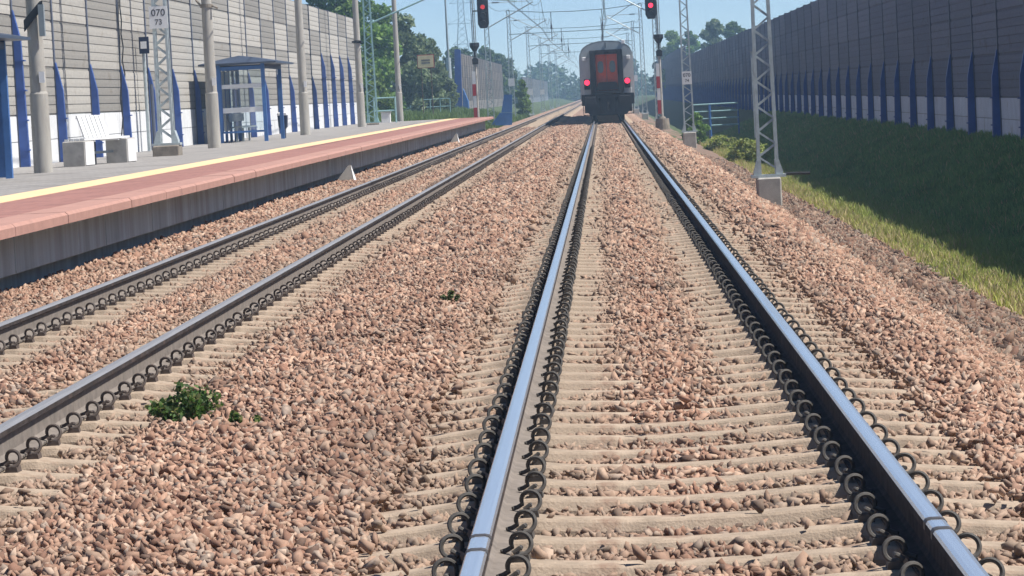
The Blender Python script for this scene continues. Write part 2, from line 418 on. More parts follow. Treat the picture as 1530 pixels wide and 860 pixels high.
locs = np.array([(TR, y, 0) for y in Y_R[NEAR:560]] + [(TL, y, 0) for y in Y_L[NEAR:700]])
V, Lp = many(sv, sq, locs)
tag(mesh_np('distant_sleepers', V, 4, Lp, None, M['sleeper']), 'run of far concrete sleepers under both tracks near the train', 'sleepers', kind='stuff')
cb = MB()
for x in (.124, -.124): cb.box(x - .036, x + .036, -.02, .02, -.16, -.085)
cv = np.array(cb.v); cf = np.array(cb.f).ravel()
locs = np.array([(t + rx, y, 0) for t, ys in ((TR, Y_R[NEAR:300]), (TL, Y_L[NEAR:330])) for y in ys for rx in (-.7525, .7525)])
V, Lp = many(cv, cf, locs)
tag(mesh_np('distant_clips', V, 4, Lp, None, M['clip_rust']), 'far rows of dark spring clips along the rails', 'rail clips', kind='stuff')

# ------------------------------------------------------------------ ballast stones
def hull(npts, seed):
    g = random.Random(seed); bm = bmesh.new()
    ax = (1.12, g.uniform(.55, .95), g.uniform(.34, .62))
    for i in range(npts):
        z = 1 - 2 * (i + .5) / npts; a = i * 2.399963 + g.uniform(-.8, .8); q = math.sqrt(max(0, 1 - z * z)); s = g.uniform(.62, 1.28)
        bm.verts.new((q * math.cos(a) * ax[0] * s, q * math.sin(a) * ax[1] * s, z * ax[2] * s))
    r = bmesh.ops.convex_hull(bm, input=bm.verts)
    bmesh.ops.delete(bm, geom=[e for e in r['geom_interior'] if isinstance(e, bmesh.types.BMVert)], context='VERTS')
    bmesh.ops.triangulate(bm, faces=bm.faces); bm.verts.index_update()
    v = np.array([x.co[:] for x in bm.verts]); f = np.array([[q.index for q in p.verts] for p in bm.faces]); bm.free()
    return v, f
def rot_mats(n, g):
    q = g.normal(size=(n, 4)); q[:, 3] *= 1.6; q[:, 0] *= 1.3
    q /= np.linalg.norm(q, axis=1)[:, None]
    w, x, y, z = q[:, 0], q[:, 1], q[:, 2], q[:, 3]
    return np.stack([1 - 2 * (y * y + z * z), 2 * (x * y - z * w), 2 * (x * z + y * w), 2 * (x * y + z * w), 1 - 2 * (x * x + z * z), 2 * (y * z - x * w),
                     2 * (x * z - y * w), 2 * (y * z + x * w), 1 - 2 * (x * x + y * y)], 1).reshape(-1, 3, 3)
PAL = np.array([(0.401, 0.248, 0.176), (0.445, 0.305, 0.224), (0.345, 0.198, 0.136), (0.258, 0.139, 0.096), (0.345, 0.264, 0.212), (0.14, 0.086, 0.064), (0.487, 0.36, 0.276)])
PW = np.array([.27, .19, .18, .14, .08, .09, .05])
def smooth_noise(x, y, s, seed):
    g = np.random.default_rng(seed); T = g.uniform(-1, 1, (256, 256))
    u, v = x / s, y / s; i, j = np.floor(u).astype(int), np.floor(v).astype(int); fu, fv = u - i, v - j
    fu, fv = fu * fu * (3 - 2 * fu), fv * fv * (3 - 2 * fv); a = lambda di, dj: T[(i + di) % 256, (j + dj) % 256]
    return (a(0, 0) * (1 - fu) + a(1, 0) * fu) * (1 - fv) + (a(0, 1) * (1 - fu) + a(1, 1) * fu) * fv
def surf(x, y):
    z = np.full_like(x, -.205)
    for tc, y0 in ((TR, Y_R[0]), (TL, Y_L[0])):
        d = np.abs(x - tc)
        mid = np.clip((.42 - d) / .22, 0, 1) * np.clip((y - 15) / 8, 0, 1); z = np.where(d < 1.27, -.232 + .042 * mid, z)
    z = np.where((x > TL + 1.25) & (x < TR - 1.25), -.195 + .03 * np.cos((x + 2) * 2.2), z)
    z = np.where(x > 1.25, -.20 - .0 * x, z)
    z = np.where(x > 1.7, -.20 - (x - 1.7) * .56, z)
    z = np.where(x < TL - 1.25, -.185, z)
    return z + .022 * smooth_noise(x, y, .45, 3) + .012 * smooth_noise(x, y, .14, 4)
def scatter(y0, y1, sp, rad, npts, seed, margin):
    g = np.random.default_rng(seed)
    xs = np.arange(-6.12, 2.9, sp); ys = np.arange(y0, y1, sp)
    X, Y = np.meshgrid(xs, ys); X = X.ravel(); Y = Y.ravel()
    X = X + g.uniform(-.5, .5, X.size) * sp; Y = Y + g.uniform(-.5, .5, Y.size) * sp
    k = (X > -.19 * Y - margin) & (X < .135 * Y + margin * .7 - .1); X, Y = X[k], Y[k]
    Z = surf(X, Y)
    keep = np.ones(X.size, bool)
    for rx in RAILS: keep &= np.abs(X - rx) > .17
    for tc, yy in ((TR, Y_R[0]), (TL, Y_L[0])):
        d = np.abs(X - tc); dy = np.abs((Y - yy + .3) % .6 - .3)
        on = (d < 1.29) & (d > np.clip((Y - 15) / 8, 0, 1) * (.30 + .10 * smooth_noise(X, Y, .5, 8)) - .05 + (.06 if Y[0] > 17 else 0)) & (dy < .088 + rad * .8)
        lucky = g.uniform(0, 1, X.size) < np.where(d > 1.12, .10, .010)
        keep &= ~on | lucky
        Z = np.where(on & lucky, -.182 + .008, Z); small = on & lucky
    X, Y, Z, small = X[keep], Y[keep], Z[keep], small[keep]
    n = X.size; Z = Z + g.normal(0, .0085, n); sc = rad * np.exp(g.normal(0, .30, n)); sc = np.clip(sc, rad * .5, rad * 1.9); sc = np.where(small, np.minimum(sc, rad * .8), sc)
    col = PAL[g.choice(len(PAL), n, p=PW / PW.sum())] * g.uniform(.82, 1.16, (n, 1))
    patch = smooth_noise(X, Y, 1.3, 6); patch2 = smooth_noise(X, Y, .5, 7)
    col = col * (1 + .13 * patch + .12 * patch2)[:, None]
    dust = np.minimum.reduce([np.abs(X - rx) for rx in RAILS]); w = np.clip((.66 - dust) / .3, 0, 1)[:, None] * .62
    col = col * (1 - w) + np.array([(.345, .255, .19)]) * w * g.uniform(.75, 1.1, (n, 1))
    Rm = rot_mats(n, g) * sc[:, None, None]
    vs, fs, cs, off = [], [], [], 0
    NP = 16; which = g.integers(0, NP, n)
    for p in range(NP):
        hv, hf = hull(npts, seed * 100 + p); idx = np.where(which == p)[0]
        if not len(idx): continue
        P = np.einsum('nij,kj->nki', Rm[idx], hv) + np.stack([X[idx], Y[idx], Z[idx]], 1)[:, None, :]
        vs.append(P.reshape(-1, 3)); nv = len(hv)
        fs.append((hf.ravel()[None] + (np.arange(len(idx)) * nv)[:, None] + off).ravel()); off += nv * len(idx)
        cs.append(np.repeat(col[idx], nv, 0))
    return np.concatenate(vs), np.concatenate(fs), np.concatenate(cs)
parts = [scatter(8.6, 17, .0305, .0248, 9, 1, 1.2), scatter(17, 34, .036, .0285, 8, 2, 1.0), scatter(34, 78, .060, .043, 8, 3, 1.0), scatter(78, 168, .095, .062, 8, 4, 1.0)]
off = 0; vv, ff, cc = [], [], []
for v_, f_, c_ in parts:
    vv.append(v_); ff.append(f_ + off); cc.append(c_); off += len(v_)
tag(mesh_np('ballast_gravel', np.concatenate(vv), 3, np.concatenate(ff), np.concatenate(cc), M['ballast']), 'pinkish brown crushed stone ballast around the sleepers', 'ballast', kind='stuff')

# ------------------------------------------------------------------ reading positions: lateral x and height z of a point seen at (px, py) at distance Y
def at(px, py, Y):
    d = Mw @ Vector((px - 765, -(py - 430), -F)); k = Y / d.y
    return CX + d.x * k, HC + d.z * k
PZ = .53                                  # platform height above rail head

def path_stones():
    g = np.random.default_rng(77); n = 34000
    Y = 20 + 90 * g.uniform(0, 1, n) ** 1.5; X = 2.6 + np.abs(g.normal(0, .75, n)); k = (X < 4.3) & (X < .14 * Y + .5); X, Y = X[k], Y[k]; n = X.size
    Z = np.interp(X, [2.5, 3.0, 4.1, 4.3], [-.78, -.82, -1.18, -1.24]); sc = .028 * np.exp(g.normal(0, .45, n))
    col = PAL[g.choice(len(PAL), n)] * g.uniform(.42, .8, (n, 1)); hv, hf = hull(9, 991); Rm = rot_mats(n, g) * sc[:, None, None]
    P = (np.einsum('nij,kj->nki', Rm, hv) + np.stack([X, Y, Z], 1)[:, None, :]).reshape(-1, 3)
    tag(mesh_np('path_gravel', P, 3, (hf.ravel()[None] + (np.arange(n) * len(hv))[:, None]).ravel(), np.repeat(col, len(hv), 0), M['ballast']), 'loose small stones strewn over the brown dirt strip', 'gravel', kind='stuff')
path_stones()

# ------------------------------------------------------------------ platform
PY0, PY1 = 18, 163
pf = thing('platform', 'long station platform with red edge slabs and yellow safety line', 'platform', (TL - 1.725, 90, 0))
def lx(x): return x - (TL - 1.725)
def ly(y): return y - 90
b = MB()
g2 = random.Random(3)
y = PY0
b.prism([(lx(-6.42), -.5), (lx(-6.42), -.035), (lx(-6.16), -.035), (lx(-6.16), PZ - .13), (lx(-6.5), PZ - .13), (lx(-6.5), -.5)], 'y', ly(PY0), ly(PY1))
k = 0; y = PY0 + .4
while y < PY1 - 1:                          # shallow joints between the wall elements
    b.box(lx(-6.165), lx(-6.150) + g2.uniform(-.004, .004), ly(y), ly(y + 1.955), -.03, PZ - .145); y += 1.98
b.build('side_wall', M['side_wall'], pf)
b = MB(); y = PY0
while y < PY1 - .1:                         # edge slabs, 1.5 m long, with open joints
    e = min(1.5, PY1 - y); q = g2.uniform(-.004, .004)
    b.prism([(lx(-5.725) + q, PZ - .115), (lx(-5.725) + q, PZ - .03), (lx(-5.755) + q, PZ + q * .5), (lx(-6.22), PZ + q * .5), (lx(-6.22), PZ - .115)], 'y', ly(y + .006), ly(y + e - .006)); y += 1.5
b.build('edge_slab', M['red_lip'], pf)
b = MB(); b.box(lx(-7.36), lx(-6.225), ly(PY0), ly(PY1), PZ - .12, PZ - .001); b.build('red_paving', M['red_slab'], pf)
b = MB(); b.box(lx(-7.98), lx(-7.363), ly(PY0), ly(PY1), PZ - .12, PZ + .003); b.build('warning_line', M['yellow'], pf)
b = MB(); b.box(lx(-12.6), lx(-7.983), ly(PY0), ly(PY1), PZ - .12, PZ); b.build('grey_paving', M['paving'], pf)
b = MB(); b.box(lx(-12.6), lx(-6.17), ly(PY1) - .3, ly(PY1), -.6, PZ - .122); b.build('end_wall', M['side_wall'], pf)

# white marker wedges at the platform foot
def wedge(px, py, x, w, h, label):
    Y = (x - CX) * 1.0 / (at(px, py, 1.0)[0] - CX)
    t = thing('marker_wedge', label, 'marker', (x, Y, -.22), 0, 'white concrete markers at the platform foot')
    b = MB(); b.add([(-w * .55, 0, 0), (w * .45, 0, 0), (w * .55, .28, 0), (-w * .3, .30, 0), (w * .18, .06, h), (w * .30, .06, h), (w * .30, .16, h), (w * .18, .16, h)],
                   [(3, 2, 1, 0), (4, 5, 6, 7), (0, 1, 5, 4), (1, 2, 6, 5), (2, 3, 7, 6), (3, 0, 4, 7)])
    b.build('stone', M['concrete'], t)
    b = MB(); b.add([(w * .475, .0, .02), (w * .575, .28, .02), (w * .325, .16, h), (w * .325, .06, h)], [(0, 1, 2, 3)])
    b.add([(w * .463, .01, .02), (w * .56, .27, .02), (w * .31, .15, h - .01), (w * .31, .07, h - .01)], [(3, 2, 1, 0)])
    b.build('sunlit_white_face', M['white'], t)  # sunlit side coloured white, the shaded sides left grey
wedge(515, 262, -5.90, .42, .38, 'nearer white-faced concrete wedge standing against the platform wall')
wedge(678, 205, -5.92, .38, .40, 'farther white-faced concrete wedge, close to the platform end')

# ------------------------------------------------------------------ noise barriers
def wall(label, X, side, Y0, nb, z0, rows, pal, tall, base_h=1.0, group='noise barriers along the line', bay=5.0, buttress=True, seed=1, basecol=(1, 1, 1), checker=.6, rowh=1.03):
    """side=+1: the face looks towards +x. Bays of posts, base slabs and ribbed panels."""
    g = random.Random(seed)
    t = thing('noise_barrier', label, 'noise barrier', (X, Y0, z0), 0, group)
    s = side
    H = base_h + rows * rowh
    for i in range(nb):
        ya, yb = i * bay + .075, (i + 1) * bay - .075
        b = MB()
        for r in range(2):
            k = g.uniform(.93, 1.05); b.col = tuple(c * k for c in basecol)
            za, zb = r * base_h / 2 + (-.4 if r == 0 else .012), (r + 1) * base_h / 2 - .006
            b.box(min(0, -s * .14), max(0, -s * .14), ya, yb, za, zb)
        b.col = tuple(.45 * c for c in basecol); b.box(min(-s * .012, -s * .12), max(-s * .012, -s * .12), ya, yb, -.3, base_h - .004)
        b.build('base_slab', M['wall_base'], t)
        b = MB()
        for r in range(rows):
            z = base_h + r * rowh
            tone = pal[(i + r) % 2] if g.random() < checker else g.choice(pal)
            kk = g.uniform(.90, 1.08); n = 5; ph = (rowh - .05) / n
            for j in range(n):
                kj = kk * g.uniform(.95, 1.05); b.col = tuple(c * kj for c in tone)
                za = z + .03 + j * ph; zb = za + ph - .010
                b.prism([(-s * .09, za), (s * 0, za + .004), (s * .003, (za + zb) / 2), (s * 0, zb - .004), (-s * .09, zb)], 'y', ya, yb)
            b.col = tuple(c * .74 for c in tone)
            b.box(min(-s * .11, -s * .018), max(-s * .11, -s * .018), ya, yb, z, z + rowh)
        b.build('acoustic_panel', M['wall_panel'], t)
    for i in range(nb + 1):
        y = i * bay; b = MB()
        b.box(min(-s * .16, s * .03), max(-s * .16, s * .03), y - .065, y + .065, -.4, H + .04)
        b.build('post', M['wall_post'], t)
        if buttress:
            h = base_h + (2 if i in tall else 1) * rowh + .12
            b = MB(); d = .175
            b.prism([(s * .032, -.4), (s * (d + .05), -.4), (s * d, h - .62), (s * .045, h), (s * .032, h)], 'y', y - .07, y + .07)
            q = .35
            while q < h - .7:                  # stiffeners
                b.box(min(s * .04, s * (d + .062)), max(s * .04, s * (d + .062)), y - .085, y + .085, q, q + .03); q += .62
            b.build('buttress', M['blue'], t)
    return t
WXL, WXR = -12.45, 8.76
GL = [(.285, .272, .248), (.43, .412, .375)]
# the left barrier ends near Y = 163; bays counted backwards from there
wl = wall('tall grey barrier of ribbed panels behind the platform with white base slabs', WXL, 1, 163 - 21 * 5, 21, PZ - .02, 4, GL, {0, 1, 2, 17, 18, 19, 20, 21}, base_h=1.08, seed=4, rowh=1.04, checker=.82)
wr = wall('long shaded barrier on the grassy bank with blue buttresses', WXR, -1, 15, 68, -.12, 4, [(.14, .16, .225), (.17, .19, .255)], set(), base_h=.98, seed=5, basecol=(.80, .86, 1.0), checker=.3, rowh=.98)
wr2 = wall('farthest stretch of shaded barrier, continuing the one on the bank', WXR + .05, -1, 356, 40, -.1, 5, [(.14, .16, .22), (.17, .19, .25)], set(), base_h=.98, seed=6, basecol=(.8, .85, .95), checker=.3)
w2 = wall('brownish barrier beyond the platform end, left of the far masts', WXL + .1, 1, 281, 24, .42, 4, [(.125, .112, .105), (.175, .155, .14)], {0, 1}, base_h=.9, seed=7, basecol=(.35, .32, .30), buttress=False)
w3 = wall('grey far barrier fading into haze on the left side', WXL + .6, 1, 480, 44, .3, 3, [(.16, .17, .185), (.20, .21, .22)], set(), base_h=.9, seed=8, basecol=(.4, .42, .45), buttress=False)

# cables hanging down the left barrier
def hang(px, py0, py1, px1, label):
    Y = (WXL + .16 - CX) / (at(px, py0, 1)[0] - CX)
    x0, z0 = at(px, py0, Y); x1, z1 = at(px1, py1, Y)
    b = MB(); pts = [(WXL + .06 + .03 * math.sin(3 * k), Y + (x1 - x0) * 6 * (k / 8), z0 + (z1 - z0) * k / 8) for k in range(9)]
    b.tube(pts, .018, 5); tag(b.build('cable', M['black']), label, 'cable', 'cables hanging on the left barrier')
hang(181, -30, 205, 188, 'longer thin black cable hanging down the barrier behind the sign post')
hang(183, -30, 130, 192, 'shorter thin black cable hanging slack beside the longer one on the barrier')

# ------------------------------------------------------------------ concrete poles on the platform
POLE_L = ['nearest round concrete pole on the platform, beside the first shelter', 'round concrete pole just in front of the glass shelter', 'round concrete pole on the platform beyond the litter bin', 'round concrete pole beside the end of the left barrier', 'round concrete pole by the green railing, farthest on the platform']
def pole(k):
    Y = 59 + 26.2 * k; x = -10.42
    t = thing('concrete_pole', POLE_L[k], 'pole', (x, Y, PZ), 0, 'concrete poles on the platform')
    b = MB(); b.cyl((0, 0, -.05), (0, 0, 1.42), .172, .166, 18); b.cyl((0, 0, 1.42), (0, 0, 1.47), .166, .145, 18); b.build('base_sleeve', M['pole'], t, True)
    b = MB(); b.cyl((0, 0, 1.40), (0, 0, 9.0), .148, .095, 18); b.build('shaft', M['pole'], t, True)
    b = MB(); b.box(.05, .15, -.168, -.145, 1.62, 1.82); b.build('number_plate', M['white'], t)
    b = MB()
    if k == 0:
        b.prism([(-.16, 2.55), (.19, 2.95), (.19, 3.08), (.15, 3.08), (-.16, 2.75)], 'y', -.20, -.135); b.build('bracket_shadow', M['black'], t)  # black diagonal stands in for the bracket's cast shadow on the pole
        b = MB(); b.box(.12, .22, -.26, -.14, 2.45, 3.02); b.build('junction_box', M['steel_gr'], t)
    elif k == 1:
        b.cyl((0, 0, 3.65), (0, 0, 3.74), .165, .165, 16); b.tube([(.14, -.05, 3.70), (.30, -.1, 3.62)], .03); b.tube([(-.14, -.05, 3.70), (-.26, -.1, 3.86)], .03); b.build('cable_clamp', M['found'], t)
    elif k == 3:
        b.cyl((0, 0, 3.5), (0, 0, 3.62), .16, .16, 16); b.box(-.22, .2, -.16, .1, 3.53, 3.6); b.build('cable_clamp', M['black'], t)
    return t
for k in range(5): pole(k)

# ------------------------------------------------------------------ lattice catenary masts
MASTM = {}
def lattice(h, wb, wt, d, pitch=.47):
    b = MB()
    W_ = lambda z: (wb + (wt - wb) * z / h) / 2
    D_ = lambda z: (d + (d * .7 - d) * z / h) / 2
    for sx in (-1, 1):
        for sy in (-1, 1):
            b.bar((sx * W_(0), sy * D_(0), 0), (sx * W_(h), sy * D_(h), h), .055, .055)
    z = .12; s = 1
    while z < h - pitch:
        z2 = z + pitch / 2
        for sy in (-1, 1):
            q = s
            b.bar((q * W_(z), sy * D_(z), z), (-q * W_(z2), sy * D_(z2), z2), .032, .02)
        for sx in (-1, 1):
            q = s
            b.bar((sx * W_(z), q * D_(z), z), (sx * W_(z2), -q * D_(z2), z2), .02, .03)
        s = -s; z = z2
    b.bar((-W_(h), 0, h), (W_(h), 0, h), .06, d)
    return b
def mast(x, Y, z0, label, reach, mt, h=8.6, plate=None, detail=True, wb=.36, arm=True, fnd=None, strut_z=5.3):
    """reach: signed lateral distance from the mast to the track centre"""
    t = thing('catenary_mast', label, 'mast', (x, Y, z0), 0, 'lattice masts carrying the overhead line')
    key = (mt.name, round(h, 1), round(wb, 2))
    if key not in MASTM: o = lattice(h, wb, .20, .27).build('lattice', mt, t); MASTM[key] = o.data; o.location = (0, 0, .0)
    else: o = bpy.data.objects.new('lattice', MASTM[key]); COL.objects.link(o); o.parent = t
    b = MB()
    for sx in (-1, 1): b.prism([(sx * .27, .0), (sx * .27, .07), (sx * .20, .30), (sx * .13, .30), (sx * .13, 0)], 'y', -.16, .16)
    b.box(-.32, .32, -.2, .2, -.03, .02); b.build('base_plate', mt, t)
    f = fnd or (.25, .42)
    b = MB(); b.bbox(-f[0], f[0], -.32, .32, -.9, -.03, .025); b.build('foundation', M['found' if x < -9 else 'concrete'], t)
    if arm:
        s = 1 if reach > 0 else -1; H = -z0; e = reach - s * .35
        b = MB(); b.tube([(s * .15, 0, strut_z + .6 + H), (e, 0, 7.35 + H)], .04, 6); b.build('cantilever_strut', mt, t)
        b = MB(); b.tube([(s * .12, 0, 7.42 + H), (e, 0, 7.42 + H)], .022, 5); b.build('tie_rod', mt, t)
        b = MB(); b.tube([(s * abs(e) * .42, 0, strut_z + .6 + .42 * (1.75 - (strut_z - 5.3)) + H - .02), (e * .98, 0, 5.75 + H), (e + s * .5, 0, 5.68 + H)], .025, 5)
        b.build('steady_arm', mt, t)
        b = MB()
        for q in range(6): b.cyl((s * (.45 + .07 * q), 0, 7.42 + H), (s * (.47 + .07 * q), 0, 7.42 + H), .075, .055, 8)
        b.cyl((s * .42, 0, 7.42 + H), (s * .86, 0, 7.42 + H), .03, .03, 6); b.build('insulator', M['ins'], t)
    if plate:
        px, pz_, w, hh, l1, l2 = plate
        b = MB(); b.box(px - w / 2, px + w / 2, -.235, -.222, pz_ - hh / 2, pz_ + hh / 2)
        p = b.build('number_plate', M['white'], t)
        if l1: text_mesh(l1, w * .52, M['text'], p, (px, -.236, pz_ + hh * .20))
        if l2: text_mesh(l2, w * .42, M['text'], p, (px, -.236, pz_ - hh * .22))
    return t
# platform masts
mx, mz = at(250, 218, 74)
x1, z1 = at(238.5, 26, 74)
mast(mx, 74, PZ + .27, 'galvanised lattice mast on the platform on a brown foundation block, bearing a two-line number plate', TL - mx, M['galv'], plate=(x1 - mx + .0, z1 - PZ - .27, .41, .50, '070', '73'), wb=.30, fnd=(.30, .5))
mx2, _ = at(557, 180, 146)
mast(mx2, 146, PZ + .12, 'greenish lattice mast at the end of the left barrier, next to a concrete pole', TL - mx2, M['teal'], wb=.42, strut_z=4.45)
# right-hand masts near the bank
xr, zr = at(1148, 262, 61)
m1 = mast(xr, 61, zr, 'nearest lattice mast, standing right of the train track on a concrete block', TR - xr, M['galv'], wb=.34, fnd=(.22, .5))
bx = MB(); bx.cyl((.30, .05, .02), (.78, .05, .01), .028, .028, 8); bx.build('ground_bar', M['black'], m1)
xr2, zr2 = at(1030, 196, 127); xp, zp = at(1026, 116, 127)
mast(xr2, 127, zr2, 'lattice mast with a white number plate left of the blue railing', TR - xr2, M['galv'], plate=(xp - xr2, zp - zr2, .37, .5, '070', '74'), wb=.36)
FARL = ['right of the blue step screen', 'fourth along the left side', 'fifth along the left side', 'sixth along the left side', 'seventh along the left side']
for k, Y in enumerate((207, 258, 323, 388, 453, 518)):
    xa = -7.35
    lab = ['lattice mast rising just right of the left signal', 'thick hazy lattice mast with a white plate left of the green bush', 'hazy lattice mast behind the green bush on the left', 'faint lattice mast, third beyond the blue screen on the left', 'very faint mast, fourth beyond the blue screen on the left', 'faintest left mast, almost lost in the haze'][k]
    mast(xa, Y, -.35, lab, TL - xa, M['galv'] if k != 1 else M['galv'], h=8.6, wb=.40, plate=(0, 2.95 if k == 1 else 2.2, .5, .6, None, None) if k in (1, 2, 3) else None)
for k, Y in enumerate((193, 258, 323, 388, 453, 518)):
    xa = 3.0
    lab = ['lattice mast directly behind the right signal post', 'lattice mast between the coach and the right signal', 'hazy lattice mast with a white plate close beside the coach', 'faint right mast just clearing the side of the coach', 'very faint right mast above the coach roof edge', 'faintest right mast behind the coach'][k]
    mast(xa, Y, -.35, lab, TR - xa, M['galv'], h=8.6, wb=.36, plate=(0, 3.0, .5, .6, None, None) if k == 2 else None)

# ------------------------------------------------------------------ overhead line
SUP = {TL: [74, 146, 207, 258, 323, 388, 453, 518, 600], TR: [61, 127, 193, 258, 323, 388, 453, 518, 600]}
for tc, lab in ((TL, 'overhead wires above the platform track'), (TR, 'overhead wires above the train track')):
    t = thing('overhead_line', lab, 'overhead line', (tc, 300, 0), 0, 'overhead lines of the two tracks')
    sup = SUP[tc]; ms = []; dr = []
    for a, c in zip(sup, sup[1:]):
        for k in range(10):
            u = k / 10; ms.append((.15 * (-1) ** sup.index(a) * (1 - 2 * u), a + (c - a) * u - 300, 7.42 - 4 * .95 * u * (1 - u)))
    ms.append((0, sup[-1] - 300, 7.42))
    b = MB(); b.tube(ms, .016, 5); b.build('messenger_wire', M['wire'], t)
    for dx in (-.03, .03):
        b = MB(); b.tube([(x + dx, y, 5.62) for x, y, z in ms[::5]], .013, 5); b.build('contact_wire', M['wire'], t)
    for i, (x, y, z) in enumerate(ms):
        if 140 < y + 300 < 420 and i % 2 == 1 and z > 5.8:
            b = MB(); b.tube([(x, y, z), (x, y, 5.62)], .007, 4); b.build('dropper', M['wire'], t)
for xx, zz, lab in ((-7.6, 8.3, 'feeder wire along the tops of the left masts'), (3.2, 8.3, 'feeder wire along the tops of the right masts')):
    b = MB(); pts = []
    for a, c in zip(SUP[TR], SUP[TR][1:]):
        for k in range(6): u = k / 6; pts.append((xx, a + (c - a) * u, zz - 4 * .7 * u * (1 - u)))
    b.tube(pts, .016, 5); tag(b.build('feeder_wire', M['wire']), lab, 'wire', 'feeder wires')

# cross-span wires between the far masts
for Y, lab in ((258, 'cross-span wires strung between the masts nearest beyond the coach'), (323, 'cross-span wires strung between the hazy masts farther along'), (388, 'faint cross-span wires strung between the far masts')):
    t = thing('cross_span', lab, 'cross span', (-2.2, Y, 0), 0, 'cross spans between far masts')
    b = MB(); b.tube([(-5.15, 0, 8.2), (-2.5, 0, 7.95), (0, 0, 7.9), (2.5, 0, 7.95), (5.2, 0, 8.2)], .028, 5); b.build('upper_wire', M['wire'], t)
    b = MB(); b.tube([(-5.15, 0, 6.35), (5.2, 0, 6.35)], .028, 5); b.build('lower_wire', M['wire'], t)
    for x in (-1.8, 2.2):
        b = MB(); b.cyl((x, 0, 5.7), (x, 0, 7.93), .03, None, 6); b.cyl((x, 0, 6.6), (x, 0, 6.95), .09, .06, 8); b.build('drop_post', M['ins'], t)

# ------------------------------------------------------------------ shelters
def shelter(Y0, L, label, detail=True):
    X1 = -10.27; D = 1.32
    t = thing('platform_shelter', label, 'shelter', (X1, Y0, PZ), 0, 'blue glazed shelters on the platform')
    H = 2.30
    for x in (0, -D):
        for y in (0, L):
            b = MB(); b.box(x - .055, x + .055, y - .055, y + .055, 0, H)
            b.build('corner_post', M['bluel'], t)
    b = MB(); b.box(-D + .055, -.055, -.03, .03, H - .16, H - .05); b.box(-D + .055, -.055, -.03, .03, .28, .34); b.box(-D + .01, -D + .075, -.03, .03, .3, H - .06); b.build('end_frame', M['bluel'], t)
    b = MB(); b.box(-.05, .05, .055, L - .055, H - .14, H - .02); b.box(-D - .05, -D + .05, .055, L - .055, H - .14, H - .02); b.box(-D - .05, .05, .05, .1, H - .1, H - .025); b.box(-D - .05, .05, L - .1, L - .05, H - .1, H - .025)
    b.build('top_frame', M['dkblue'], t)
    b = MB(); b.box(-D + .08, -.06, -.008, .008, .35, H - .17); p = b.build('end_pane', M['glass'], t)
    for za, zb in ((.88, 1.03), (1.60, 1.72)):
        b = MB(); b.box(-D + .08, -.06, -.016, -.010, za, zb); b.build('frosted_band', M['frost'], p)
    n = 4
    for k in range(n):
        ya, yb = .08 + (L - .16) * k / n, .08 + (L - .16) * (k + 1) / n
        b = MB(); b.box(-D - .012, -D + .012, ya + .03, yb - .03, .35, H - .17)
        b.build('rear_panel', M['advert'] if k in (0, 1) else M['glass'], t)
        b = MB(); b.box(-D - .04, -D + .04, yb - .03, yb + .03, 0, H - .14); b.build('rear_mullion', M['bluel'], t)
    for za, zb in ((.88, 1.02), (1.60, 1.72)):
        b = MB(); b.box(-D + .014, -D + .02, L * .5, L - .1, za, zb); b.build('rear_band', M['frost'], t)
    # shallow hipped roof with a raised ridge
    o1, o2, rx, z0, z1, z2 = .55, .34, .55, H, H + .05, H + .27
    xa, xb, ya, yb = -D - o1, o1 - .12, -o2, L + o2; xm = (xa + xb) / 2
    b = MB(); b.add([(xa, ya, z0), (xb, ya, z0), (xb, yb, z0), (xa, yb, z0), (xa, ya, z1), (xb, ya, z1), (xb, yb, z1), (xa, yb, z1), (xm - .35, ya + .55, z2 - .06), (xm + .35, ya + .55, z2 - .06), (xm + .35, yb - .55, z2 - .06), (xm - .35, yb - .55, z2 - .06), (xm, ya + .75, z2), (xm, yb - .75, z2)],
                   [(3, 2, 1, 0), (0, 1, 5, 4), (1, 2, 6, 5), (2, 3, 7, 6), (3, 0, 4, 7), (4, 5, 9, 8), (5, 6, 10, 9), (6, 7, 11, 10), (7, 4, 8, 11), (8, 9, 12), (10, 11, 13), (9, 10, 13, 12), (11, 8, 12, 13)])
    b.build('roof', M['shelter_roof'], t)
    b = MB(); b.box(-D + .2, -D + .55, .5, L - .5, .42, .47)
    st = b.build('seat_bench', M['steel_gr'], t)
    for y in (.8, L / 2, L - .8):
        b = MB(); b.box(-D + .33, -D + .39, y - .03, y + .03, 0, .42); b.build('seat_leg', M['steel_gr'], st)
    b = MB(); b.box(-D + .16, -D + .19, .5, L - .5, .62, .86); b.build('seat_back', M['steel_gr'], t)
    return t
s1 = shelter(49.6, 5.2, 'blue shelter with a pointed dark roof, cut by the left edge of the photo')
b = MB(); b.box(-.42, -.06, 5.17, 5.23, .02, 2.15); b.build('side_panel', M['bluel'], s1)
b = MB(); b.box(-.02, .05, 5.262, 5.27, .55, .80); b.build('notice', M['white'], s1)
shelter(97, 5.0, 'blue glass shelter with white bands and grey hipped roof beside a concrete pole')

# litter bin
bx_, bz_ = at(424, 204, 103.3)
t = thing('litter_bin', 'dark blue litter bin with a white top beside the glass shelter', 'litter bin', (bx_, 103.3, PZ))
b = MB(); b.prism([(-.06, 0), (.06, 0), (.07, .28), (.13, .36), (.15, .72), (-.15, .72), (-.13, .36), (-.07, .28)], 'y', -.18, .18); b.build('body', M['dkblue'], t)
b = MB(); b.bbox(-.16, .16, -.2, .2, .722, .82, .03); b.build('lid', M['white'], t)

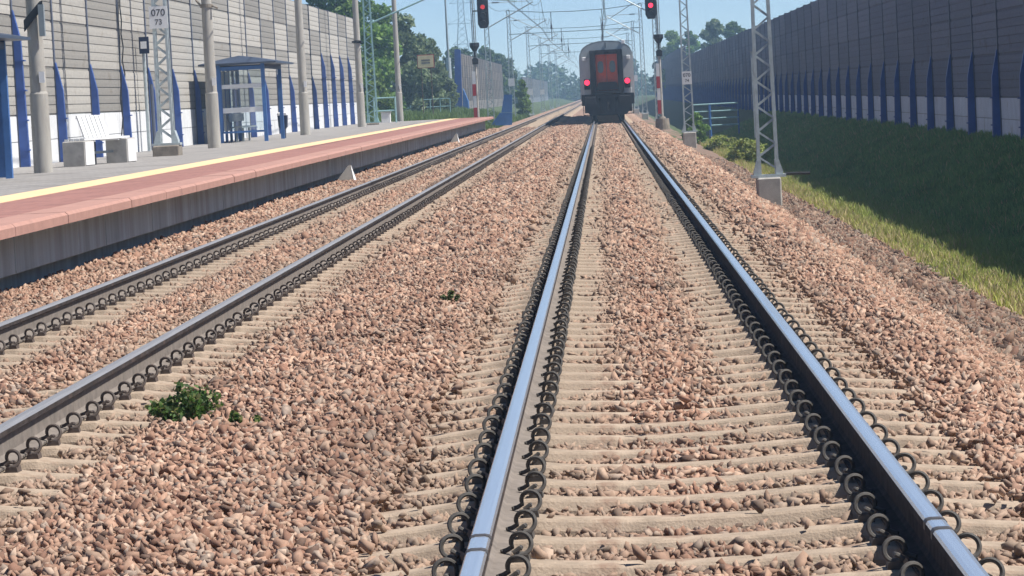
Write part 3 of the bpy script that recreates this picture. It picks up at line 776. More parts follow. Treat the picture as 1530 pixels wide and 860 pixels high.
# bench
bx0, _ = at(119, 246, 64.8)
t = thing('platform_bench', 'white slatted bench on two concrete blocks in front of the left barrier', 'bench', (bx0, 64.8, PZ), R(-10))
for yy, xx in ((0, 0), (2.35, .10)):
    b = MB(); b.bbox(xx - .24, xx + .22, yy - .28, yy + .28, 0, .50, .015); b.build('concrete_block', M['concrete'], t)
    b = MB(); b.box(xx + .2205, xx + .232, yy - .265, yy + .265, .02, .48); b.build('sunlit_block_face', M['white_conc'], t)  # paler sheet puts the sunlight on the track side into the colour
b = MB()
for k in range(4): b.box(-.20 + .11 * k, -.115 + .11 * k, -.25, 2.6, .505, .545)
b.box(-.18, .20, .4, .46, .47, .51); b.box(-.18, .20, 1.9, 1.96, .47, .51)
b.build('seat', M['white'], t)
b = MB()
for k in range(6):
    y = -.22 + k * .26; b.add([(.19, y, .55), (.22, y, .55), (.22, y + .21, .55), (.19, y + .21, .55), (.05, y, 1.0), (.08, y, 1.0), (.08, y + .21, 1.0), (.05, y + .21, 1.0)],
          [(3, 2, 1, 0), (4, 5, 6, 7), (0, 1, 5, 4), (1, 2, 6, 5), (2, 3, 7, 6), (3, 0, 4, 7)])
b.bar((.165, -.2, .60), (.165, 1.28, .60), .03); b.bar((.055, -.2, .95), (.055, 1.28, .95), .03)
for y in (0, .9): b.bar((.18, y, .5), (.045, y, .98), .03, .05)
b.build('backrest', M['white'], t)
b = MB(); b.box(-.05, .0, 1.0, 1.05, 0, .5); b.build('leg', M['black'], t)
b = MB(); b.box(-.02, .02, .28, 2.07, .22, .27); b.build('stretcher', M['steel_gr'], t)

# small platform sign on a pale post
sx, _ = at(223, 221, 86); _, stz = at(214, 56, 86)
t = thing('platform_sign', 'pale sign post with a small dark square sign beside the lattice mast', 'sign', (sx, 86, PZ))
b = MB(); b.cyl((0, 0, 0), (0, 0, stz - PZ - .02), .045, .045, 10); b.build('post', M['galv'], t)
b = MB(); b.box(-.10, .16, -.085, -.05, stz - PZ - .42, stz - PZ + .02); p = b.build('sign_plate', M['dkblue'], t)
b = MB(); b.box(-.06, .10, -.095, -.087, stz - PZ - .29, stz - PZ - .10); b.build('white_panel', M['white'], p)
b = MB(); b.cyl((.14, .1, 0), (.14, .1, 1.75), .05, .05, 8); b.build('rear_post', M['wall_post'], t)

# ------------------------------------------------------------------ platform end: railing, cabinet, sign board, lamp post, screens
def railing(name, label, x0, x1, Y, z0, z1, bars, mt, r=.03, posts=2, diag=0.0, group=None):
    t = thing(name, label, 'railing', ((x0 + x1) / 2, Y, z0), diag, group)
    w = (x1 - x0) / 2
    for k in range(posts):
        x = -w + 2 * w * k / (posts - 1)
        b = MB(); b.cyl((x, 0, -.2), (x, 0, z1 - z0), r * 1.15, None, 8); b.build('post', mt, t)
    for k in range(bars):
        z = (z1 - z0) * (1 - k / bars) - r
        b = MB(); b.cyl((-w, 0, z), (w, 0, z), r, None, 8); b.build('rail_tube', mt, t)
    return t
xa, _ = at(560, 176, 156); xb, za = at(590, 144, 156)
railing('guard_railing', 'short green tubular railing between lattice mast and concrete pole', xa, xb, 156, PZ, za, 2, M['teal'], .035)
xa, _ = at(577, 178, 157.5)
t = thing('cabinet', 'small pale cabinet under the short green railing', 'cabinet', (xa, 157.5, PZ))
b = MB(); b.bbox(-.22, .22, -.18, .18, 0, .48, .02); b.build('body', M['white_conc'], t)
b = MB(); b.box(-.25, .25, -.21, .21, .482, .53); b.build('lid', M['concrete'], t)
xa, _ = at(598, 150, 236); xb, zb = at(672, 146, 236)
railing('far_railing', 'long thin teal railing in front of the leafy trees', xa, xb, 236, zb - 1.1, zb, 2, M['teal'], .028, 6)
xa, za = at(636, 91.5, 205)
t = thing('sign_board', 'cream sign board with a red border before the leafy trees', 'sign', (xa, 205, -.2))
b = MB(); b.cyl((-.30, .05, 0), (-.30, .05, za + .4), .03); b.build('post', M['bark'], t)
b = MB(); b.cyl((.30, .05, 0), (.30, .05, za + .4), .03); b.build('post', M['bark'], t)
b = MB(); b.box(-.53, .53, -.03, .0, za + .2 - .42, za + .2 + .42); p = b.build('board', M['red_p'], t)
b = MB(); b.box(-.49, .49, -.038, -.031, za + .2 - .38, za + .2 + .38); b.build('board_face', M['cream'], p)
for k in range(2):
    b = MB(); b.box(-.27, .27, -.044, -.039, za + .2 - .14 + k * .17, za + .2 - .04 + k * .17); b.build('text_line', M['found'], p)
xa, za = at(674, 165, 268)
t = thing('lamp_post', 'tall slim grey lamp post left of the dark blue screen', 'lamp post', (xa, 268, .3))
b = MB(); b.cyl((0, 0, 0), (0, 0, 4.6), .24, .20, 12); b.build('base_sleeve', M['galv'], t, True)
b = MB(); b.cyl((0, 0, 4.6), (0, 0, 11), .10, .06, 10); b.build('shaft', M['steel_gr'], t, True)
b = MB(); b.tube([(0, 0, 10.9), (.5, 0, 11.3), (1.4, 0, 11.4)], .05); b.build('lamp_arm', M['steel_gr'], t)
# blue screens at the head of the underpass stairs
def screen(name, label, Y, polys, group=None, base=None):
    ox, oz = at(*polys[0][1][0], Y); oz = .2 if base is None else base
    t = thing(name, label, 'screen', (ox, Y, oz), 0, group)
    for k, (pn, pts, mt, dy, th) in enumerate(polys):
        q = [at(px, py, Y) for px, py in pts]
        b = MB(); b.prism([(x - ox, z - oz) for x, z in q], 'y', dy, dy + th); b.build(pn, mt, t)
    return t
polys = [('end_post', [(680, 168), (691, 168), (688, 74), (679, 73)], M['blue'], 0, .5), ('side_panel', [(663, 167), (679.5, 167), (679.5, 142), (672, 128), (664, 134)], M['bluel'], .1, .2), ('side_panel', [(691.5, 168), (701, 168), (699, 150), (694, 138), (691.5, 132)], M['bluel'], .1, 1.6)]
screen('stair_screen', 'dark blue screen with a tall narrow post at the start of the brownish barrier', 266, [(n_, p_, m_, d_, t_) for n_, p_, m_, d_, t_ in polys])
polys = [('lower_panel', [(733, 187), (765, 187), (765, 168), (747, 168)], M['bluel'], 0, .3), ('upper_panel', [(749, 167.7), (765, 167.7), (765, 141), (753, 141)], M['bluel'], .02, .3)]
screen('step_screen', 'bright blue stepped screen beside the platform end', 196, polys, base=-.3)
# blue railing on the right bank
xa, za = at(1037, 196, 158); xb, _ = at(1104, 190, 158); _, zt = at(1070, 155, 158)
tr = thing('bank_railing', 'blue four-bar railing across the foot of the right bank', 'railing', ((xa + xb) / 2, 158, za))
w = (xb - xa) / 2
for k in range(4):
    z = (zt - za) * (1 - k * .27); b = MB(); b.cyl((-w, 0, z), (w, 0, z), .04, None, 8); b.build('rail_tube', M['teal'], tr)
for x in (-w, -.28, w):
    b = MB(); b.cyl((x, .02, -.75), (x, .02, zt - za), .07 if x == -.28 else .04, None, 8); b.build('post', M['bluel'], tr)
xa, za = at(1130, 178, 120); xb, zb = at(1125, 78, 120)
t = thing('cable_post', 'pale blue-grey flat post standing behind the nearest right mast', 'post', (xa, 120, -.5))
b = MB(); b.box(-.09, .09, -.05, .05, 0, zb + .5); b.build('post', M['galv'], t)
b = MB(); b.box(-.11, .11, -.07, .07, zb + .502, zb + .54); b.build('cap', M['steel_gr'], t)

# ------------------------------------------------------------------ signals
def signal(Y, px, py, hpx, hpy, lit, label, zb, mirror, w=.57):
    x0, _ = at(px, py, Y); hx, hz = at(hpx, hpy, Y)          # hz: underside of the head
    t = thing('railway_signal', label, 'signal', (x0, Y, zb), 0, 'railway signals facing the camera')
    hx -= x0; hz -= zb; s = -1 if hx < 0 else 1
    top = hz + 2.4
    b = MB(); b.cyl((0, 0, 0), (0, 0, 3.45), .075, .07, 10); b.build('post', M['concrete'], t, True)
    b = MB()
    for dx in (-.09, .09): b.cyl((dx, .06, 3.4), (dx, .06, top), .022, None, 6)
    q = 3.6
    while q < top: b.cyl((-.09, .06, q), (.09, .06, q), .012, None, 5); q += .3
    b.build('ladder', M['steel_gr'], t)
    b = MB(); b.cyl((0, .03, 3.4), (0, .03, top), .035, None, 8); b.build('upper_post', M['steel_gr'], t)
    zs = [.55, 1.25, 1.85, 2.45, 3.1]
    b = MB(); b.box(-.20, -.03, -.115, -.085, zs[0], zs[-1]); bd = b.build('striped_board', M['white'], t)
    for k in (0, 2):
        b = MB(); b.box(-.205, -.025, -.122, -.1155, zs[k] + .005, zs[k + 1]); b.build('red_stripe', M['red_p'], bd)
    b = MB(); b.prism([(-.15, 3.46), (.15, 3.46), (.16, 3.72), (.05, 3.80), (-.05, 3.80), (-.16, 3.72)], 'y', -.13, .12); b.build('cable_box', M['black'], t)
    b = MB(); b.cyl((0, -.02, 3.82), (0, -.02, 4.12), .05, .06, 8); b.cyl((0, -.02, 4.12), (0, -.02, 4.38), .10, .26, 12); b.cyl((0, -.02, 4.38), (0, -.02, 4.56), .26, .25, 12); b.build('loudspeaker', M['black'], t)
    b = MB(); b.cyl((0, 0, -.25), (0, 0, .32), .38, .33, 16); b.cyl((0, 0, .32), (0, 0, .42), .2, .14, 12); b.build('base', M['found'], t)
    b = MB(); hw = w / 2
    b.prism([(hx - hw, hz + .22), (hx - hw * .62, hz), (hx + hw * .62, hz), (hx + hw, hz + .22), (hx + hw, hz + 2.0), (hx + hw * .6, hz + 2.2), (hx - hw * .6, hz + 2.2), (hx - hw, hz + 2.0)], 'y', -.28, -.2)
    hd = b.build('signal_head', M['black'], t)
    for k in range(5):
        zc = hz + .28 + .40 * k
        ll = k == lit
        b = MB(); b.cyl((hx, -.285, zc), (hx, -.30, zc), .115, None, 16)
        b.build('lamp', (M['red_lit'] if mirror else M['red_dim']) if ll else M['lens'], hd)
        b = MB(); vs = []; n = 10
        for i in range(n + 1):
            a = math.pi * (-.12 + 1.24 * i / n); vs += [(hx + .135 * math.cos(a), -.283, zc + .135 * math.sin(a)), (hx + .135 * math.cos(a), -.46, zc + .135 * math.sin(a) - .02)]
        vs += [(hx + .125 * (vs[i][0] - hx) / .135, vs[i][1], zc + (vs[i][2] - zc) * .93) for i in range(len(vs))]
        m_ = 2 * (n + 1); fs = []
        for i in range(n):
            a = 2 * i; fs += [(a, a + 1, a + 3, a + 2), (m_ + a, m_ + a + 2, m_ + a + 3, m_ + a + 1), (a + 1, m_ + a + 1, m_ + a + 3, a + 3)]
        b.add(vs, fs); b.build('hood', M['black'], hd)
    b = MB(); b.bar((0, .0, hz + .9), (hx, -.2, hz + .9), .08); b.bar((0, .0, hz + 1.8), (hx, -.2, hz + 1.8), .08); b.build('bracket', M['steel_gr'], t)
signal(166, 990, 184, 973, 28, 1, 'signal with a bright red light on a red and white post right of the coach', -.35, True)
signal(168, 714, 166, 723, 42, 2, 'signal with a dim red light on a red and white post at the platform end', -.25, False)

# ------------------------------------------------------------------ train
def roof_prof(hw, zt, zs, n=14, e=2.3):
    out = []
    for i in range(n + 1):
        a = math.pi * i / n
        c, s_ = math.cos(a), math.sin(a)
        out.append((hw * math.copysign(abs(c) ** (2 / e), c), zs + (zt - zs) * abs(s_) ** (2 / e)))
    return out
def coach(Y, label, rear=True):
    t = thing('passenger_coach', label, 'coach', (TR, Y, 0), 0, 'coaches of the train')
    HW = 1.375; Ln = 25.6
    b = MB()
    prof = [(-HW + .06, .98), (HW - .06, .98), (HW, 1.15), (HW, 3.15)] + roof_prof(HW, 4.03, 3.15)[1:-1] + [(-HW, 3.15), (-HW, 1.15)]
    b.prism(prof, 'y', 0, Ln); b.build('body', M['coach'], t)
    b = MB(); rp = roof_prof(HW + .012, 4.05, 3.2)[2:-2]
    b.prism(rp + [(x * .97, z - .03) for x, z in reversed(rp)], 'y', -.05, Ln + .02); b.build('roof', M['roof_gr'], t)
    # side windows
    for sx in (-1, 1):
        for k in range(10):
            y = 2.2 + k * 2.15; b = MB(); b.box(sx * (HW + .002) - .008, sx * (HW + .002) + .008, y, y + 1.3, 2.0, 2.9); b.build('window', M['window'], t)
    b = MB(); b.box(-1.2, 1.2, .5, Ln - .5, .42, .975); b.build('underframe', M['dark'], t)
    for yb in (3.3, Ln - 3.3):
        b = MB()
        b.box(-1.08, -.94, yb - 1.7, yb + 1.7, .42, .78); b.box(.94, 1.08, yb - 1.7, yb + 1.7, .42, .78); b.box(-.94, .94, yb - .2, yb + .2, .4, .7)
        g_ = b.build('bogie', M['dark'], t)
        for dy in (-1.25, 1.25):
            b = MB(); b.cyl((-.745, yb + dy, .46), (.745, yb + dy, .46), .08, None, 10)
            for sx in (-.745, .745): b.cyl((sx - .065, yb + dy, .46), (sx + .065, yb + dy, .46), .46, None, 24)
            b.build('wheelset', M['black'], g_)
    if not rear: return t
    # end wall furniture
    b = MB(); b.box(-1.36, -.84, -.045, -.003, 1.22, 3.30); b.build('end_panel', M['coach_light'], t)
    b = MB(); b.box(.84, 1.36, -.045, -.003, 1.22, 3.30); b.build('end_panel', M['coach_light'], t)
    b = MB(); rp = roof_prof(1.30, 3.98, 3.2); b.prism(rp, 'y', -.06, -.004); b.build('end_dome', M['coach'], t)
    b = MB(); b.box(-.012, .012, -.10, -.062, 3.66, 3.95); b.build('seam', M['dark'], t)
    b = MB()
    for sx in (-1, 1): b.bbox(min(sx * .56, sx * .83), max(sx * .56, sx * .83), -.52, -.05, 1.38, 3.58, .03)
    b.box(-.56, .56, -.52, -.05, 3.36, 3.58); b.box(-.56, .56, -.52, -.05, 1.38, 1.52)
    b.build('gangway', M['black'], t)
    dr = None
    for sx in (-1, 1):
        b = MB(); b.box(min(sx * .012, sx * .545), max(sx * .012, sx * .545), -.30, -.25, 1.53, 3.35); dr = b.build('door_leaf', M['red_door'], t)
        b = MB(); c_ = sx * .30
        prof = [(c_ + .15 * math.copysign(abs(math.cos(q)) ** .7, math.cos(q)), 2.72 + .30 * math.copysign(abs(math.sin(q)) ** .7, math.sin(q))) for q in [2 * math.pi * i / 18 for i in range(18)]]
        b.prism(prof, 'y', -.312, -.3015); b.build('door_window', M['window'], dr)
    b = MB(); b.prism([(-.56, 1.55), (.56, 1.55), (.50, 1.86), (.40, 1.95), (-.40, 1.95), (-.50, 1.86)], 'y', -.50, -.36); b.build('bridge_plate', M['black'], t)
    for sx in (-1, 1):
        b = MB(); b.bbox(sx * 1.02 - .15, sx * 1.02 + .15, -.12, -.046, 1.62, 2.14, .02); h = b.build('lamp_housing', M['dark'], t)
        b = MB(); b.cyl((sx * 1.02, -.121, 1.97), (sx * 1.02, -.16, 1.97), .135, .125, 20); b.build('tail_lamp', M['tail'], h)
        b = MB(); b.bbox(sx * 1.12 - .10, sx * 1.12 + .10, -.10, -.046, 3.08, 3.26, .02); b.build('upper_lamp', M['white'], t)
        b = MB(); b.tube([(sx * 1.20, -.05, 1.35), (sx * 1.20, -.13, 1.37), (sx * 1.20, -.13, 1.58), (sx * 1.20, -.05, 1.6)], .018); b.build('handrail', M['white'], t)
        # buffers
        b = MB(); b.cyl((sx * .875, -.10, 1.05), (sx * .875, -.42, 1.05), .14, .13, 14); b.cyl((sx * .875, -.42, 1.05), (sx * .875, -.60, 1.05), .10, .10, 12); p = b.build('buffer', M['dark'], t)
        b = MB(); b.bbox(sx * .875 - .28, sx * .875 + .28, -.66, -.60, .86, 1.24, .02); b.build('buffer_plate', M['black'], p)
        b = MB(); b.box(sx * 1.05 - .22, sx * 1.05 + .22, -.30, .2, .30, .34); b.box(sx * 1.26 - .015, sx * 1.26 + .015, -.30, .2, .30, .80); b.build('step', M['dark'], t)
        b = MB(); b.tube([(sx * .42, -.12, 1.15), (sx * .42, -.36, 1.0), (sx * .40, -.38, .62), (sx * .34, -.22, .45)], .035); b.build('brake_hose', M['black'], t)
    b = MB(); b.bbox(-1.33, 1.33, -.12, -.003, .80, 1.36, .02); b.build('buffer_beam', M['dark'], t)
    b = MB(); b.box(-.10, .10, -.42, -.12, .92, 1.10); b.tube([(0, -.36, 1.0), (0, -.50, .85), (0, -.46, .62), (0, -.32, .55)], .05); b.build('coupling_hook', M['black'], t)
    b = MB(); b.prism([(-1.1, .80), (-1.1, .50), (-.9, .28), (.9, .28), (1.1, .50), (1.1, .80)], 'y', -.02, .10); b.build('end_skirt', M['dark'], t)
    b = MB(); b.bbox(.80, .98, -.10, .02, 3.86, 4.04, .02); b.build('white_roof_block', M['white'], t)  # small white block on the right of the roof end
    return t
coach(166.6, 'rear coach of a train with an orange-red gangway door and two red tail lamps')
coach(166.6 + 26.2, 'coach hidden ahead of the rear coach, only its shadow showing', False)
coach(166.6 + 52.4, 'leading coach far ahead of the rear coach, only its shadow showing', False)

# ------------------------------------------------------------------ vegetation
def leaf_cloud(centres, radii, n, size, cols, seed, flat=.8, shell=.55):
    g = np.random.default_rng(seed); k = len(centres)
    w = np.array([r ** 2 for r in radii]); w = w / w.sum()
    idx = g.choice(k, n, p=w); d = g.normal(size=(n, 3)); d /= np.linalg.norm(d, axis=1)[:, None]
    rr = (shell + (1 - shell) * g.uniform(0, 1, n) ** .6) * g.uniform(.8, 1.12, n)
    P = np.array(centres)[idx] + d * (np.array(radii)[idx] * rr)[:, None] * np.array([1, 1, flat])
    a = g.normal(size=(n, 3)); a /= np.linalg.norm(a, axis=1)[:, None]
    bb = np.cross(a, g.normal(size=(n, 3))); bb /= np.linalg.norm(bb, axis=1)[:, None]
    s = size * g.uniform(.6, 1.35, n)[:, None]
    V = np.stack([P - a * s, P - bb * s * .55, P + a * s, P + bb * s * .55], 1).reshape(-1, 3)
    ct = g.uniform(.72, 1.25, k)
    C = np.array(cols)[g.integers(0, len(cols), n)] * (ct[idx] * g.uniform(.75, 1.25, n))[:, None]
    return V, np.arange(4 * n), np.repeat(C, 4, 0)
G_DARK = [(0.082, 0.139, 0.036), (0.103, 0.168, 0.044), (0.064, 0.113, 0.036)]
G_MID = [(0.151, 0.266, 0.051), (0.185, 0.302, 0.064), (0.116, 0.22, 0.046)]
G_GREY = [(0.175, 0.234, 0.113), (0.223, 0.281, 0.14), (0.14, 0.199, 0.094)]
G_SUN = [(.32, .38, .10), (.26, .33, .08), (.38, .40, .13)]
G_LITE = [(0.198, 0.306, 0.054), (0.154, 0.26, 0.043), (0.234, 0.342, 0.082)]
def tree(label, x, Y, z0, h, r, cols, seed, n=5200, size=.20, group='trees beyond the platform', low=.12, cat='tree', name='leafy_tree'):
    g = random.Random(seed)
    t = thing(name, label, cat, (x, Y, z0), 0, group)
    b = MB(); top = h * .75
    pts = [(0, 0, -.3)] + [(g.uniform(-.1, .1) * k, g.uniform(-.1, .1) * k, top * k / 4) for k in range(1, 5)]
    b.tube(pts, [max(.03, .045 * h * .6 * (1 - k / 5.2)) for k in range(5)], 8)
    cs, rs = [], []
    nb = 15
    for k in range(nb):
        f = low + (1 - low) * (k + .5) / nb; prof = math.sin(math.pi * min(.98, .15 + .85 * f)) ** .6
        a = k * 2.4 + g.uniform(-.6, .6); q = r * prof * g.uniform(.45, .8)
        c = (q * math.cos(a), q * math.sin(a), h * (.05 + .85 * f)); cs.append(c); rs.append(r * g.uniform(.26, .46) * (.6 + .4 * prof))
        s0 = pts[min(4, 1 + int(f * 3))]
        b.tube([s0, ((s0[0] + c[0]) / 2, (s0[1] + c[1]) / 2, (s0[2] + c[2]) / 2 + .1), c], [.018 * h * .4, .012 * h * .4, .012], 5)
    for k in range(5): cs.append((g.uniform(-.2, .2) * r, g.uniform(-.2, .2) * r, h * g.uniform(.35, .92))); rs.append(r * g.uniform(.25, .4))
    b.build('trunk', M['bark'], t)
    V, Lp, C = leaf_cloud(cs, rs, n, size, cols, seed)
    o = mesh_np('crown', V, 4, Lp, C, M['leaf']); o.parent = t
    return t
TREES = [  # x, Y, h, r, colours, label
    (-20.5, 150, 9.0, 3.0, G_DARK, 'dark tree showing just above the left barrier, beside a concrete pole', 4500),
    (-19.0, 172, 9.3, 2.9, G_DARK, 'dark tree above the far top corner of the left barrier', 5500),
    (-15.3, 186, 9.5, 2.7, G_MID, 'tall green tree directly behind the greenish lattice mast', 7000),
    (-14.3, 200, 3.4, 1.5, G_LITE, 'low light green bush between the lattice mast and the fifth concrete pole', 3600),
    (-14.7, 206, 8.4, 2.5, G_MID, 'green tree behind the upper part of the farthest concrete pole', 7000),
    (-14.2, 226, 8.2, 2.3, G_GREY, 'grey-green tree directly behind the cream sign board', 7000),
    (-13.2, 240, 6.6, 2.1, G_GREY, 'grey-green tree sloping down towards the lamp post', 6000),
    (-12.6, 250, 4.0, 1.5, G_GREY, 'low grey-green tree right beside the lamp post', 3600),
]
for i, (x, Y, h, r, c, lab, n) in enumerate(TREES): tree(lab, x, Y, .2, h, r, c, 40 + i, n, .17 if n > 4000 else .14, low=.06)
tree('slender light green bush among the far masts left of the track', -7.15, 284, -.5, 3.6, .62, G_LITE, 61, 2400, .16, 'bushes by the far masts', .02, 'bush', 'tall_bush')
tree('small rounded bush lower down beside the slender light green bush', -6.85, 276, -.5, 1.9, .5, G_LITE, 62, 1500, .14, 'bushes by the far masts', .02, 'bush', 'tall_bush')
for i, (x, Y, h, r, c_, lab) in enumerate([(4.55, 112, .85, .85, G_SUN, 'sunlit light green clump left of the nearest right mast'), (4.35, 133, .75, .75, G_SUN, 'small light green clump right beside the mast with the plate'), (3.9, 150, 1.6, .6, G_MID, 'green bush between the right signal and the mast with the plate')]):
    tree(lab, x, Y, -1.3, h, r, c_, 120 + i, 2600, .07, 'bushes at the foot of the right bank', .05, 'bush', 'low_bush')
for i, (x, Y, h, r, lab) in enumerate([(-17.5, 395, 8.0, 3.2, 'dark tree topping the brownish barrier right of the left signal'), (-15.2, 425, 8.6, 2.6, 'dark rounded tree above the barrier left of the hazy mast with a plate'), (-14.6, 470, 7.8, 3.4, 'dark hazy tree just right of the thick hazy mast'), (-24, 360, 7.2, 3.5, 'dark tree low behind the start of the brownish barrier')]):
    tree(lab, x, Y, 0, h, r, G_DARK, 70 + i, 3800, .32, 'trees behind the brownish barrier')
for i, (x, Y, h, r, c, lab) in enumerate([(8.9 + 1.6, 470, 10.4, 2.6, G_LITE, 'bright green tree right beside the post of the right signal'), (12.2, 455, 10.6, 2.3, G_MID, 'green tree just left of the mast by the blue railing, above the barrier'), (13.8, 405, 10.8, 2.4, G_GREY, 'greyish tree behind the mast by the blue railing'), (16.0, 400, 10.6, 2.0, G_DARK, 'dark pointed tree right of the mast by the blue railing'), (18.6, 430, 10.2, 2.0, G_DARK, 'darker tree farthest right above the right barrier'), (9.6, 520, 9.0, 2.2, G_GREY, 'low hazy tree between coach and right signal')]):
    tree(lab, x, Y, -.5, h, r, c, 80 + i, 3800, .26, 'trees beyond the right barrier')
# far-off wood closing the view
g = np.random.default_rng(17)
cs, rs = [], []
for k in range(150):
    x = g.uniform(-75, 45); Y = 860 + g.uniform(0, 40); h = 6 + 4.5 * smooth_noise(np.array([x]), np.array([0.0]), 7, 9)[0] + g.uniform(-1, 1.5) + max(0, -x - 12) * .05
    for q in range(4): cs.append((x + g.uniform(-2, 2), Y + g.uniform(-2, 2), -1 + h * (q + .6) / 4)); rs.append(g.uniform(1.6, 2.8))
V, Lp, C = leaf_cloud(cs, rs, 26000, .62, G_DARK, 18)
tag(mesh_np('woodland', V, 4, Lp, C, M['leaf']), 'far blue-green wood closing the view along the track', 'woodland', kind='stuff')

# grass blades
def blades(X, Y, Z, H, cols, seed, wid=.012, lean=.6):
    g = np.random.default_rng(seed); n = len(X)
    a = g.uniform(0, 2 * math.pi, n); dx, dy = np.cos(a), np.sin(a); l = g.uniform(.1, lean, n) * H; a2 = g.uniform(0, 2 * math.pi, n)
    lx_, ly_ = np.cos(a2) * l, np.sin(a2) * l; w = wid * g.uniform(.7, 1.4, n)
    B = np.stack([X, Y, Z - .02], 1); W_ = np.stack([dx * w, dy * w, np.zeros(n)], 1)
    mid = B + np.stack([lx_ * .35, ly_ * .35, H * .6], 1); tip = B + np.stack([lx_, ly_, H], 1)
    V = np.stack([B - W_, B + W_, mid + W_ * .7, mid - W_ * .7, tip], 1).reshape(-1, 3)
    o = (np.arange(n) * 5)[:, None]
    Lp = np.concatenate([(np.array([0, 1, 2, 0, 2, 3, 3, 2, 4])[None] + o).ravel()])
    return V, Lp, np.repeat(cols, 5, 0)
pr = np.array(PR); pl = np.array(PLf)
g = np.random.default_rng(23)
n = 520000
Y = 24 + 150 * g.uniform(0, 1, n) ** 1.35; X = g.uniform(3.7, 8.74, n)
k = X < .14 * Y + .6; X, Y = X[k], Y[k]
edge = 4.02 + .13 * smooth_noise(X, Y, .5, 31) + .10 * smooth_noise(X, Y, 2.5, 32)
k = (X > edge) & ~((X < edge + .25) & (g.uniform(0, 1, X.size) < .45)); X, Y, edge = X[k], Y[k], edge[k]
Z = np.interp(X, pr[:, 0], pr[:, 1])
cl = smooth_noise(X, Y, .35, 33)
H = (.13 + .07 * np.clip(cl, -1, 1)) * g.uniform(.6, 1.5, X.size) * np.where(X < edge + .9, 1.0 + .45 * smooth_noise(X, Y, .9, 34), 1.0)
straw = np.clip(.75 - (X - edge) * .75 + .35 * smooth_noise(X, Y, .7, 35), 0, .85)[:, None]
base = np.array([(.20, .33, .115)]) * (1 + .25 * cl[:, None]) * g.uniform(.7, 1.35, (X.size, 1))
sunlit_col = np.array([(.42, .46, .11)]) * g.uniform(.75, 1.3, (X.size, 1))
st = np.array([(.56, .47, .25)]) * g.uniform(.7, 1.25, (X.size, 1))
t_ = np.clip(1.35 - (X - edge) * .8, 0, 1)[:, None]
C = base * (1 - t_) + sunlit_col * t_  # blades coloured brighter near the edge to paint in the sunlit strip
pick = (g.uniform(0, 1, (X.size, 1)) < straw * .7) | (g.uniform(0, 1, (X.size, 1)) < .06 + .10 * np.clip(smooth_noise(X, Y, 1.6, 44), 0, 1)[:, None])
C = np.where(pick, st, C)
V, Lp, C = blades(X, Y, Z, H, C, 24, .011)
tag(mesh_np('grass', V, 3, Lp, C, M['blade']), 'grass on the right bank, straw-coloured and green along its sunlit edge', 'grass', kind='stuff')
n = 60000
Y = 163.5 + 120 * g.uniform(0, 1, n); X = g.uniform(-14.5, -6.7, n); Z = np.interp(X, pl[:, 0], pl[:, 1])
C = np.array([(.15, .23, .05)]) * g.uniform(.7, 1.35, (n, 1)); H = g.uniform(.18, .55, n) * (1 + .5 * smooth_noise(X, Y, 2, 36))
V, Lp, C = blades(X, Y, Z, H, C, 25, .03)
tag(mesh_np('grass', V, 3, Lp, C, M['blade']), 'tall light green grass on the left bank below the leafy trees', 'grass', kind='stuff')

# weeds between the tracks
def weed(x, Y, w, h, n, cols, label, seed, size=.018):
    g = random.Random(seed)
    t = thing('weed', label, 'weed', (x, Y, -.20), 0, 'weeds growing in the ballast')
    b = MB(); cs, rs = [], []
    for k in range(max(5, n // 60)):
        a = g.uniform(0, 6.28); q = w * .5 * math.sqrt(g.random()); hh = h * (1 - .55 * (2 * q / w) ** 2) * g.uniform(.65, 1.0)
        tip = (q * math.cos(a), q * math.sin(a), hh)
        b.tube([(tip[0] * .12, tip[1] * .12, -.03), (tip[0] * .6, tip[1] * .6, hh * .55), tip], [.004, .003, .002], 4)
        for f in (.45, .75, 1.0): cs.append((tip[0] * f, tip[1] * f, hh * f)); rs.append(w * .13)
    b.build('stems', M['bark'], t)
    V, Lp, C = leaf_cloud(cs, rs, n, size, cols, seed, shell=.2)
    o = mesh_np('leaves', V, 4, Lp, C, M['leaf']); o.parent = t
WC = [(.085, .18, .035), (.12, .23, .045), (.06, .125, .028), (.26, .28, .10)]
weed(-2.56, 17.3, .35, .25, 1700, WC, 'biggest leafy green weed in the ballast beside the platform track', 1)
weed(-2.22, 16.9, .17, .12, 300, WC, 'smaller green weed just right of the biggest leafy weed', 2)
weed(-1.58, 26.2, .15, .20, 260, [(.10, .15, .035), (.14, .17, .06)], 'thin yellow-green weed alone in the middle of the ballast', 3)

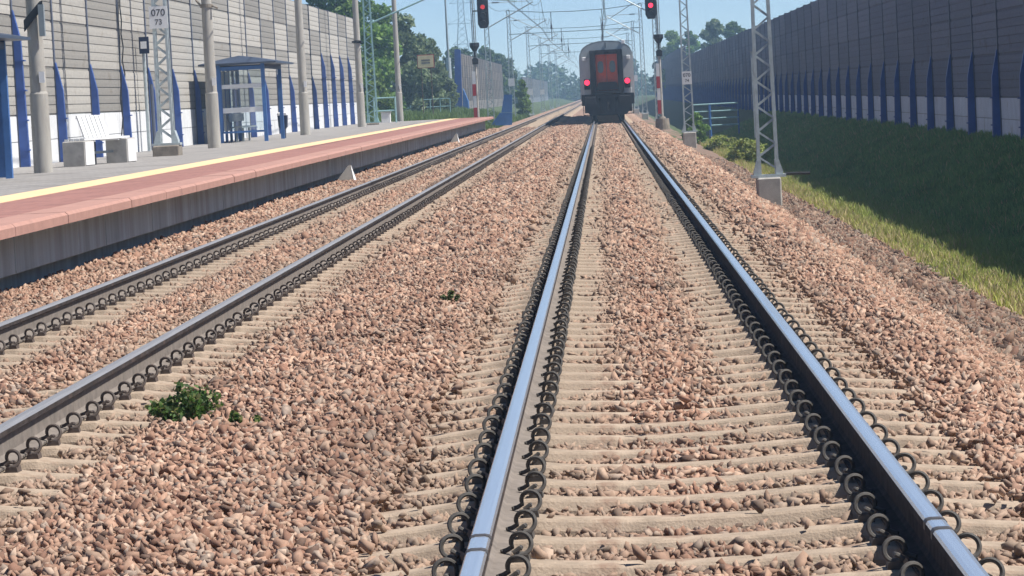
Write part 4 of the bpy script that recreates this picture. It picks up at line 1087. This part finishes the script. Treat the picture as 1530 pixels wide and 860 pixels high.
# ------------------------------------------------------------------ power pylon far behind
t = thing('power_pylon', 'faint lattice power pylon far behind the left signal', 'pylon', (at(691, 60, 640)[0], 640, -1))
b = MB(); Hh = 34
wz = lambda z: max(.45, 2.2 * (1 - z / 26)) if z < 26 else .45
for sx in (-1, 1):
    for sy in (-1, 1):
        b.bar((sx * 2.2, sy * 2.2, 0), (sx * .6, sy * .6, 18), .09); b.bar((sx * .6, sy * .6, 18), (sx * .45, sy * .45, Hh), .08)
z = 0
while z < Hh - 1:
    w0 = 2.2 + (.6 - 2.2) * z / 18 if z < 18 else .55; z2 = z + max(1.2, w0 * 1.3); w1 = 2.2 + (.6 - 2.2) * z2 / 18 if z2 < 18 else .55
    for sy in (-1, 1): b.bar((-w0, sy * w0, z), (w1, sy * w1, z2), .045); b.bar((w0, sy * w0, z), (-w1, sy * w1, z2), .045)
    z = z2
b.build('tower', M['galv'], t)
for z, w in ((13.2, 1.9), (17.2, 2.7), (21.2, 2.2)):
    b = MB(); b.bar((-w, 0, z), (w, 0, z), .09); b.bar((-w, 0, z), (-.5, 0, z + 1), .06); b.bar((w, 0, z), (.5, 0, z + 1), .06); b.build('cross_arm', M['galv'], t)

# ------------------------------------------------------------------ air
hz = bpy.data.materials.new('haze_air'); hz.use_nodes = True
N, L = nt(hz); N.remove(N['Principled BSDF'])
pv = N.new('ShaderNodeVolumePrincipled'); pv.inputs['Color'].default_value = (.45, .70, 1.0, 1); pv.inputs['Density'].default_value = .00062; pv.inputs['Anisotropy'].default_value = .2
L.new(pv.outputs['Volume'], N['Material Output'].inputs['Volume'])
b = MB(); b.box(-100, 100, -40, 960, -2.9, 37)
o = b.build('haze', hz); tag(o, 'thin blue air haze over the whole line', 'haze', kind='stuff')

# ------------------------------------------------------------------ render settings
S.view_settings.view_transform = 'Standard'; S.view_settings.look = 'None'; S.view_settings.gamma = 1; S.view_settings.exposure = 0.80
S.render.engine = 'CYCLES'
c = S.cycles
c.max_bounces = 6; c.diffuse_bounces = 3; c.glossy_bounces = 3; c.transmission_bounces = 4; c.transparent_max_bounces = 12; c.volume_bounces = 1
c.use_denoising = True; c.use_adaptive_sampling = True; c.adaptive_threshold = .015; c.sample_clamp_indirect = 6
S.render.use_persistent_data = False
